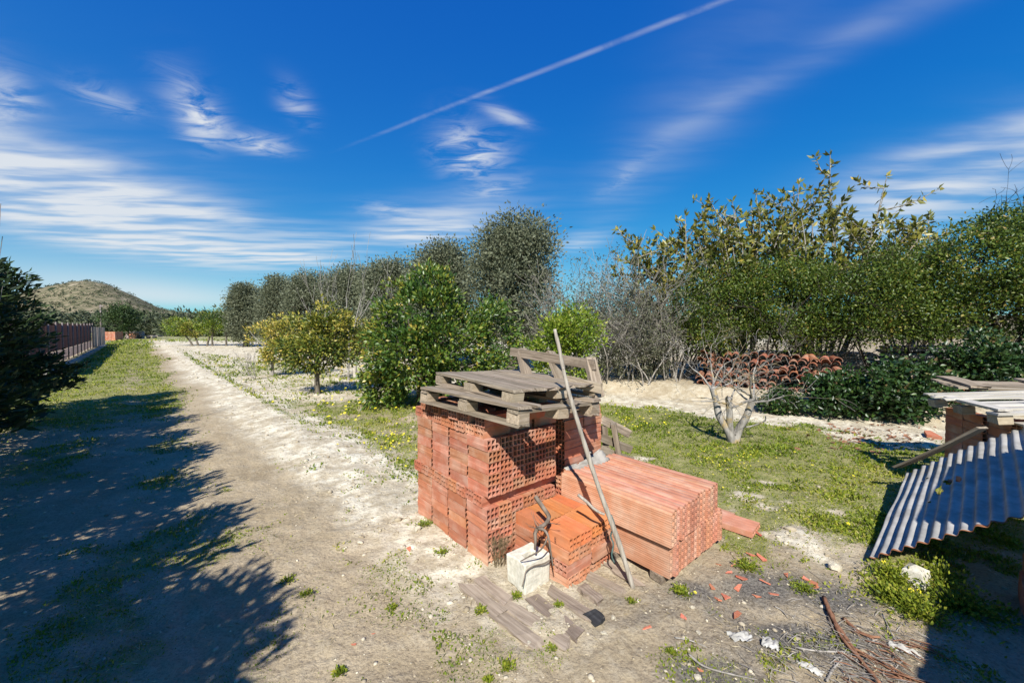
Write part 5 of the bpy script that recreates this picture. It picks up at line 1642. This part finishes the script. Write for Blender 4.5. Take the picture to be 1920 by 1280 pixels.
def ground_sticks():
    rng = random.Random(21)
    for i, (ctl, r, mat, lab) in enumerate((
            ([(1290, 1225), (1320, 1250), (1370, 1265), (1420, 1280)], .006, 'bark_grey', 'long thin grey stick at the bottom edge of the ash'),
            ([(1266, 1198), (1295, 1203), (1325, 1215)], .004, 'bark_bare', 'short pale twig left of the paper scraps'),
            ([(1490, 1214), (1540, 1218), (1600, 1221)], .005, 'bark_bare', 'pale twig right of the paper scraps'),
            ([(1452, 1138), (1466, 1146), (1478, 1158)], .004, 'bark_grey', 'short dark twig on the ash above the paper scraps'),
            ([(1545, 1125), (1562, 1165), (1590, 1205), (1622, 1250), (1650, 1290)], .013, 'rust_strip', 'long red brown bark strip running to the bottom edge'),
            ([(1560, 1150), (1572, 1190), (1600, 1225), (1640, 1270)], .010, 'rust_strip', 'second red brown bark strip left of the longest one'),
            ([(1582, 1160), (1605, 1180), (1630, 1196), (1650, 1198)], .010, 'rust_strip', 'short curled brown bark strip above the others'),
            ([(1552, 1130), (1556, 1165), (1575, 1205)], .008, 'twig', 'dark stick beside the bark strips'),
            ([(1550, 1280), (1562, 1255), (1580, 1235)], .007, 'bark_grey', 'grey curved stick at the bottom edge by the bark strips'),
            ([(1600, 1215), (1660, 1245), (1690, 1275)], .008, 'rust_strip', 'thin red brown strip at the lower right'),
            ([(1655, 1150), (1672, 1190), (1690, 1215)], .004, 'bark_bare', 'pale thin stalk beside the clover'))):
        pts = [ground(*c) + Vector((0, 0, r * .8 + rng.uniform(0, .01))) for c in ctl]; b = pts[0]
        mb = MB(); c = chain([p - b for p in pts], 5)
        mb.tube(c, [r * (1 - .5 * k / len(c)) * rng.uniform(.8, 1.15) for k in range(len(c))], 6)
        tag(link('bark_strip' if mat == 'rust_strip' else 'stick', mb.mesh('stick', True), M[mat], None, b), lab, 'stick', 'sticks and bark on the ash')
    # straw and fine twigs round the bark, one mass
    mb = MB()
    for k in range(420):
        px, py = rng.gauss(1590, 75), rng.gauss(1220, 45)
        g = ground(px, py); a = rng.uniform(0, 6.28) if rng.random() < .5 else rng.gauss(-.85, .3); L = rng.uniform(.02, .10)
        dv = Vector((math.cos(a), math.sin(a), rng.uniform(-.05, .35))) * L
        mb.tube([g + Vector((0, 0, .004)), g + dv * .5 + Vector((0, 0, .008)), g + dv + Vector((0, 0, .004))], [.0014, .0018, .001], 3, False)
    tag(link('fine_twigs', mb.mesh('fine_twigs'), M['bark_grey'], None), 'fine straw and twig litter round the bark strips', 'twig litter', kind='stuff')
    mb = MB()
    for k in range(46):
        px, py = rng.gauss(1625, 50), rng.gauss(1232, 34)
        g = ground(px, py); a = rng.gauss(-.85, .45); L = rng.uniform(.05, .22)
        dv = Vector((math.cos(a), math.sin(a), rng.uniform(-.02, .15))) * L
        mb.tube([g + Vector((0, 0, .006)), g + dv * .5 + Vector((rng.uniform(-.01, .01), 0, .014)), g + dv + Vector((0, 0, .006))], [.0022, .0032, .0015], 4, False)
    tag(link('bark_litter', mb.mesh('bark_litter'), M['rust_strip'], None), 'red brown bark shreds piled at the lower right', 'bark litter', kind='stuff')
    mb = MB()
    for k in range(160):
        px, py = rng.gauss(1620, 60), rng.gauss(822, 14)
        g = ground(px, py); L = rng.uniform(.02, .06); M3 = Matrix.Translation(g + Vector((0, 0, .01))) @ Euler((rng.uniform(-.6, .6), rng.uniform(-.6, .6), rng.uniform(0, 6))).to_matrix().to_4x4()
        mb.add([M3 @ Vector(p) for p in ((-L, 0, 0), (0, -L * .5, .008), (L, 0, 0), (0, L * .5, .008))], [(0, 1, 2, 3)])
    tag(link('leaf_litter', mb.mesh('leaf_litter'), M['rust_strip']), 'brown fallen leaves on the bare soil right of the fig tree', 'leaf litter', kind='stuff')
ground_sticks()

# ------------------------------------------------------------------ far left: fence, kerb, far things
def far_left():
    rng = random.Random(61)
    ex, ey = E_PATH
    base = np.array((-20.6, 17.2))
    ang = math.atan2(ey, ex)
    at = lambda w: Vector((base[0] + ex * w, base[1] + ey * w, gz1(base[0] + ex * w, base[1] + ey * w)))
    mm = plain_mat('brown privacy mesh', (.13, .055, .045), (.19, .085, .07), 3, .9, .2)
    ml = plain_mat('pale pink wall', (.30, .21, .19), (.42, .33, .30), 2, .9, .2)
    mg = plain_mat('greyish boards', (.17, .15, .135), (.27, .245, .22), 2, .9, .2)
    mk = plain_mat('kerb concrete', (.28, .25, .2), (.42, .38, .31), 3, .95, .5)
    mp = plain_mat('fence post steel', (.15, .12, .11), (.25, .21, .195), 6, .7, .1)
    o = at(-7)
    t = thing('boundary_fence', 'long brown mesh fence along the left side of the track', 'fence', o, ang)
    L = 26.5; nseg = 13; sg = L / nseg
    for k in range(nseg + 1):
        z = at(-7 + k * sg).z - o.z
        mb = MB(); mb.tube([(0, 0, -.2), (0, 0, 2.0)], .03, 6); link('post', mb.mesh('post', True), mp, t, (k * sg, -.05, z))
        if k < nseg:
            mb = MB(); mb.box((0, -.006, .62), (sg - .03, .006, 1.95)); link('mesh_panel', mb.mesh('mesh_panel'), mm, t, (k * sg + .015, .03, z))
            mb = MB()
            for j in range(7): mb.box((.03 + j * sg / 7, -.012, .08), (.03 + j * sg / 7 + sg / 7 * .62, .012, .60))
            link('pale_slats', mb.mesh('pale_slats'), ml, t, (k * sg + .015, .03, z))
    o = at(-8.5) + Vector((N_PATH[0], N_PATH[1], 0)) * .55
    t = thing('kerb', 'low concrete kerb along the foot of the brown fence', 'kerb', o, ang)
    for k in range(13):
        mb = MB(); mb.box((0, -.12, -.1), (2.44, .12, .17)); ob = link('kerb_stone', mb.mesh('kerb_stone'), mk, t, (k * 2.46, 0, at(-8.5 + k * 2.46).z - o.z))
    # pale ribbed wall at the end of the fence
    o = at(20); t = thing('pale_fence', 'short pale ribbed fence past the end of the brown one', 'fence', o, ang - .08)
    for k in range(9):
        mb = MB(); mb.box((0, -.04, 0), (.46, .04, 1.7)); link('panel', mb.mesh('panel'), mg if k % 3 else mp, t, (k * .6, rng.uniform(-.03, .03), 0))
    # utility pole
    p = at_depth(190, 58)
    t = thing('utility_pole', 'grey utility pole behind the far end of the fence', 'pole', p)
    mb = MB(); mb.tube([(0, 0, -.2), (0, 0, top_h(571, 58, p.z))], [.13, .09], 8); link('shaft', mb.mesh('shaft', True), mp, t)
    mb = MB(); mb.box((-.35, -.05, -.06), (.35, .05, .06)); link('crossarm', mb.mesh('crossarm'), mp, t, (.15, 0, top_h(574, 58, p.z)))
    # far brick packs
    p = at_depth(210, 46)
    t = thing('brick_pack', 'distant square pack of red bricks at the end of the grassy track', 'brick pack', p, .2)
    for r in range(4):
        for i in range(4):
            mb = MB(); mb.box((0, 0, 0), (.36, 1.2, .26)); link('brick_row', mb.mesh('brick_row'), M['brick'], t, (-.76 + i * .375, -.6, r * .27), (0, 0, rng.uniform(-.02, .02)))
    p = at_depth(251, 58)
    t = thing('brick_wall', 'distant low red brick wall with pale top right of the pine', 'wall', p, .1)
    for r in range(4):
        for i in range(5):
            mb = MB(); mb.box((0, 0, 0), (.46, .4, .26)); link('block', mb.mesh('block'), ml if r == 3 or i in (0, 4) else M['brick'], t, (-1.2 + i * .48, 0, r * .27))
    p = at_depth(276, 57)
    t = thing('trailer', 'low dark flat trailer or heap beside the distant brick wall', 'heap', p)
    mb = MB(); mb.box((-1.2, -.5, .35), (2.0, .5, .5)); link('bed', mb.mesh('bed'), mp, t)
    for x in (-.7, .6, 1.5):
        mb = MB(); mb.tube([(0, -.55, 0), (0, -.35, 0)], .26, 10); link('wheel', mb.mesh('wheel', True), M['char'], t, (x, 0, .26))
    # pine and flowering bush
    p = at_depth(228, 55); H = top_h(566, 55, p.z); rs = np.random.RandomState(3); r0 = 28 / FPX * 55
    t = thing('pine_tree', 'dark green pine at the end of the grassy track', 'tree', p)
    C = ell_clumps(rs, [((0, 0, H * .55), (r0, r0, H * .42), 2), ((r0 * .3, 0, H * .62), (r0 * .8, r0 * .8, H * .3), 1), ((-r0 * .4, 0, H * .5), (r0 * .8, r0 * .8, H * .3), 1)], 130, .5)
    link('trunk', limb_mesh('trunk', rng, chain([(0, 0, -.2), (.1, 0, 1), (0, 0, H * .7)], 3), [.22, .2, .19, .17, .15, .12, .1], C[:12], .06), M['bark_citrus'], t)
    link('crown', crown_mesh('crown', C, .5, 40, .34, .12, rs), M['leaf_pine'], t)
    p = at_depth(169, 40); rs = np.random.RandomState(5)
    t = thing('flowering_bush', 'small bush with bright yellow flowers at the end of the kerb', 'bush', p)
    C = ell_clumps(rs, [((0, 0, .45), (.5, .5, .4))], 40, .4)
    link('leaves', crown_mesh('leaves', C, .16, 20, .13, .07, rs), M['leaf_lime'], t)
    C = ell_clumps(rs, [((0, -.05, .55), (.5, .5, .4))], 40, .7)
    link('blossom', crown_mesh('blossom', C, .10, 12, .11, .09, rs), M['petal'], t)
    # wooded foot of the hill, one mass
    rs = np.random.RandomState(12); P = []
    C = []
    for k in range(560):
        y = rs.uniform(75, 210); px = rs.uniform(-60, 700)
        x = (px - 960) / FPX * y; h = rs.uniform(2.4, 5.2) * (.8 + y / 240)
        z0 = max(gz1(x, y), float(hill_h(np.array([x]), np.array([y]))[0]) * float(sstep(y, 95, 160)) - .3)
        c = ell_clumps(rs, [((x, y, z0 + h * .5), (h * .62, h * .62, h * .5))], 9, .5); C.append(c)
    C = np.concatenate(C)
    o = link('hill_foot_wood', crown_mesh('hill_foot_wood', C, 1.15, 24, 1.0, .45, rs), M['leaf_far'])
    tag(o, 'dull green olive and scrub wood at the foot of the hill', 'wood', kind='stuff')
    C = []
    for k in range(4200):
        y = rs.uniform(175, 380); kk = rs.uniform(-560, -120); x = kk * y / 300
        z = float(hill_h(np.array([x]), np.array([y]))[0])
        if fbm(np.array([x]), np.array([y]), .05, 3, 4)[0] < .46: continue
        C.append((x, y, z + .2))
    C = np.array(C)
    o = link('hill_scrub', crown_mesh('hill_scrub', C, rs.uniform(.6, 1.5, len(C)), 12, .9, .6, rs, squash=.45), M['leaf_far'])
    tag(o, 'dark scrub bushes dotted over the hill', 'scrub', kind='stuff')
far_left()
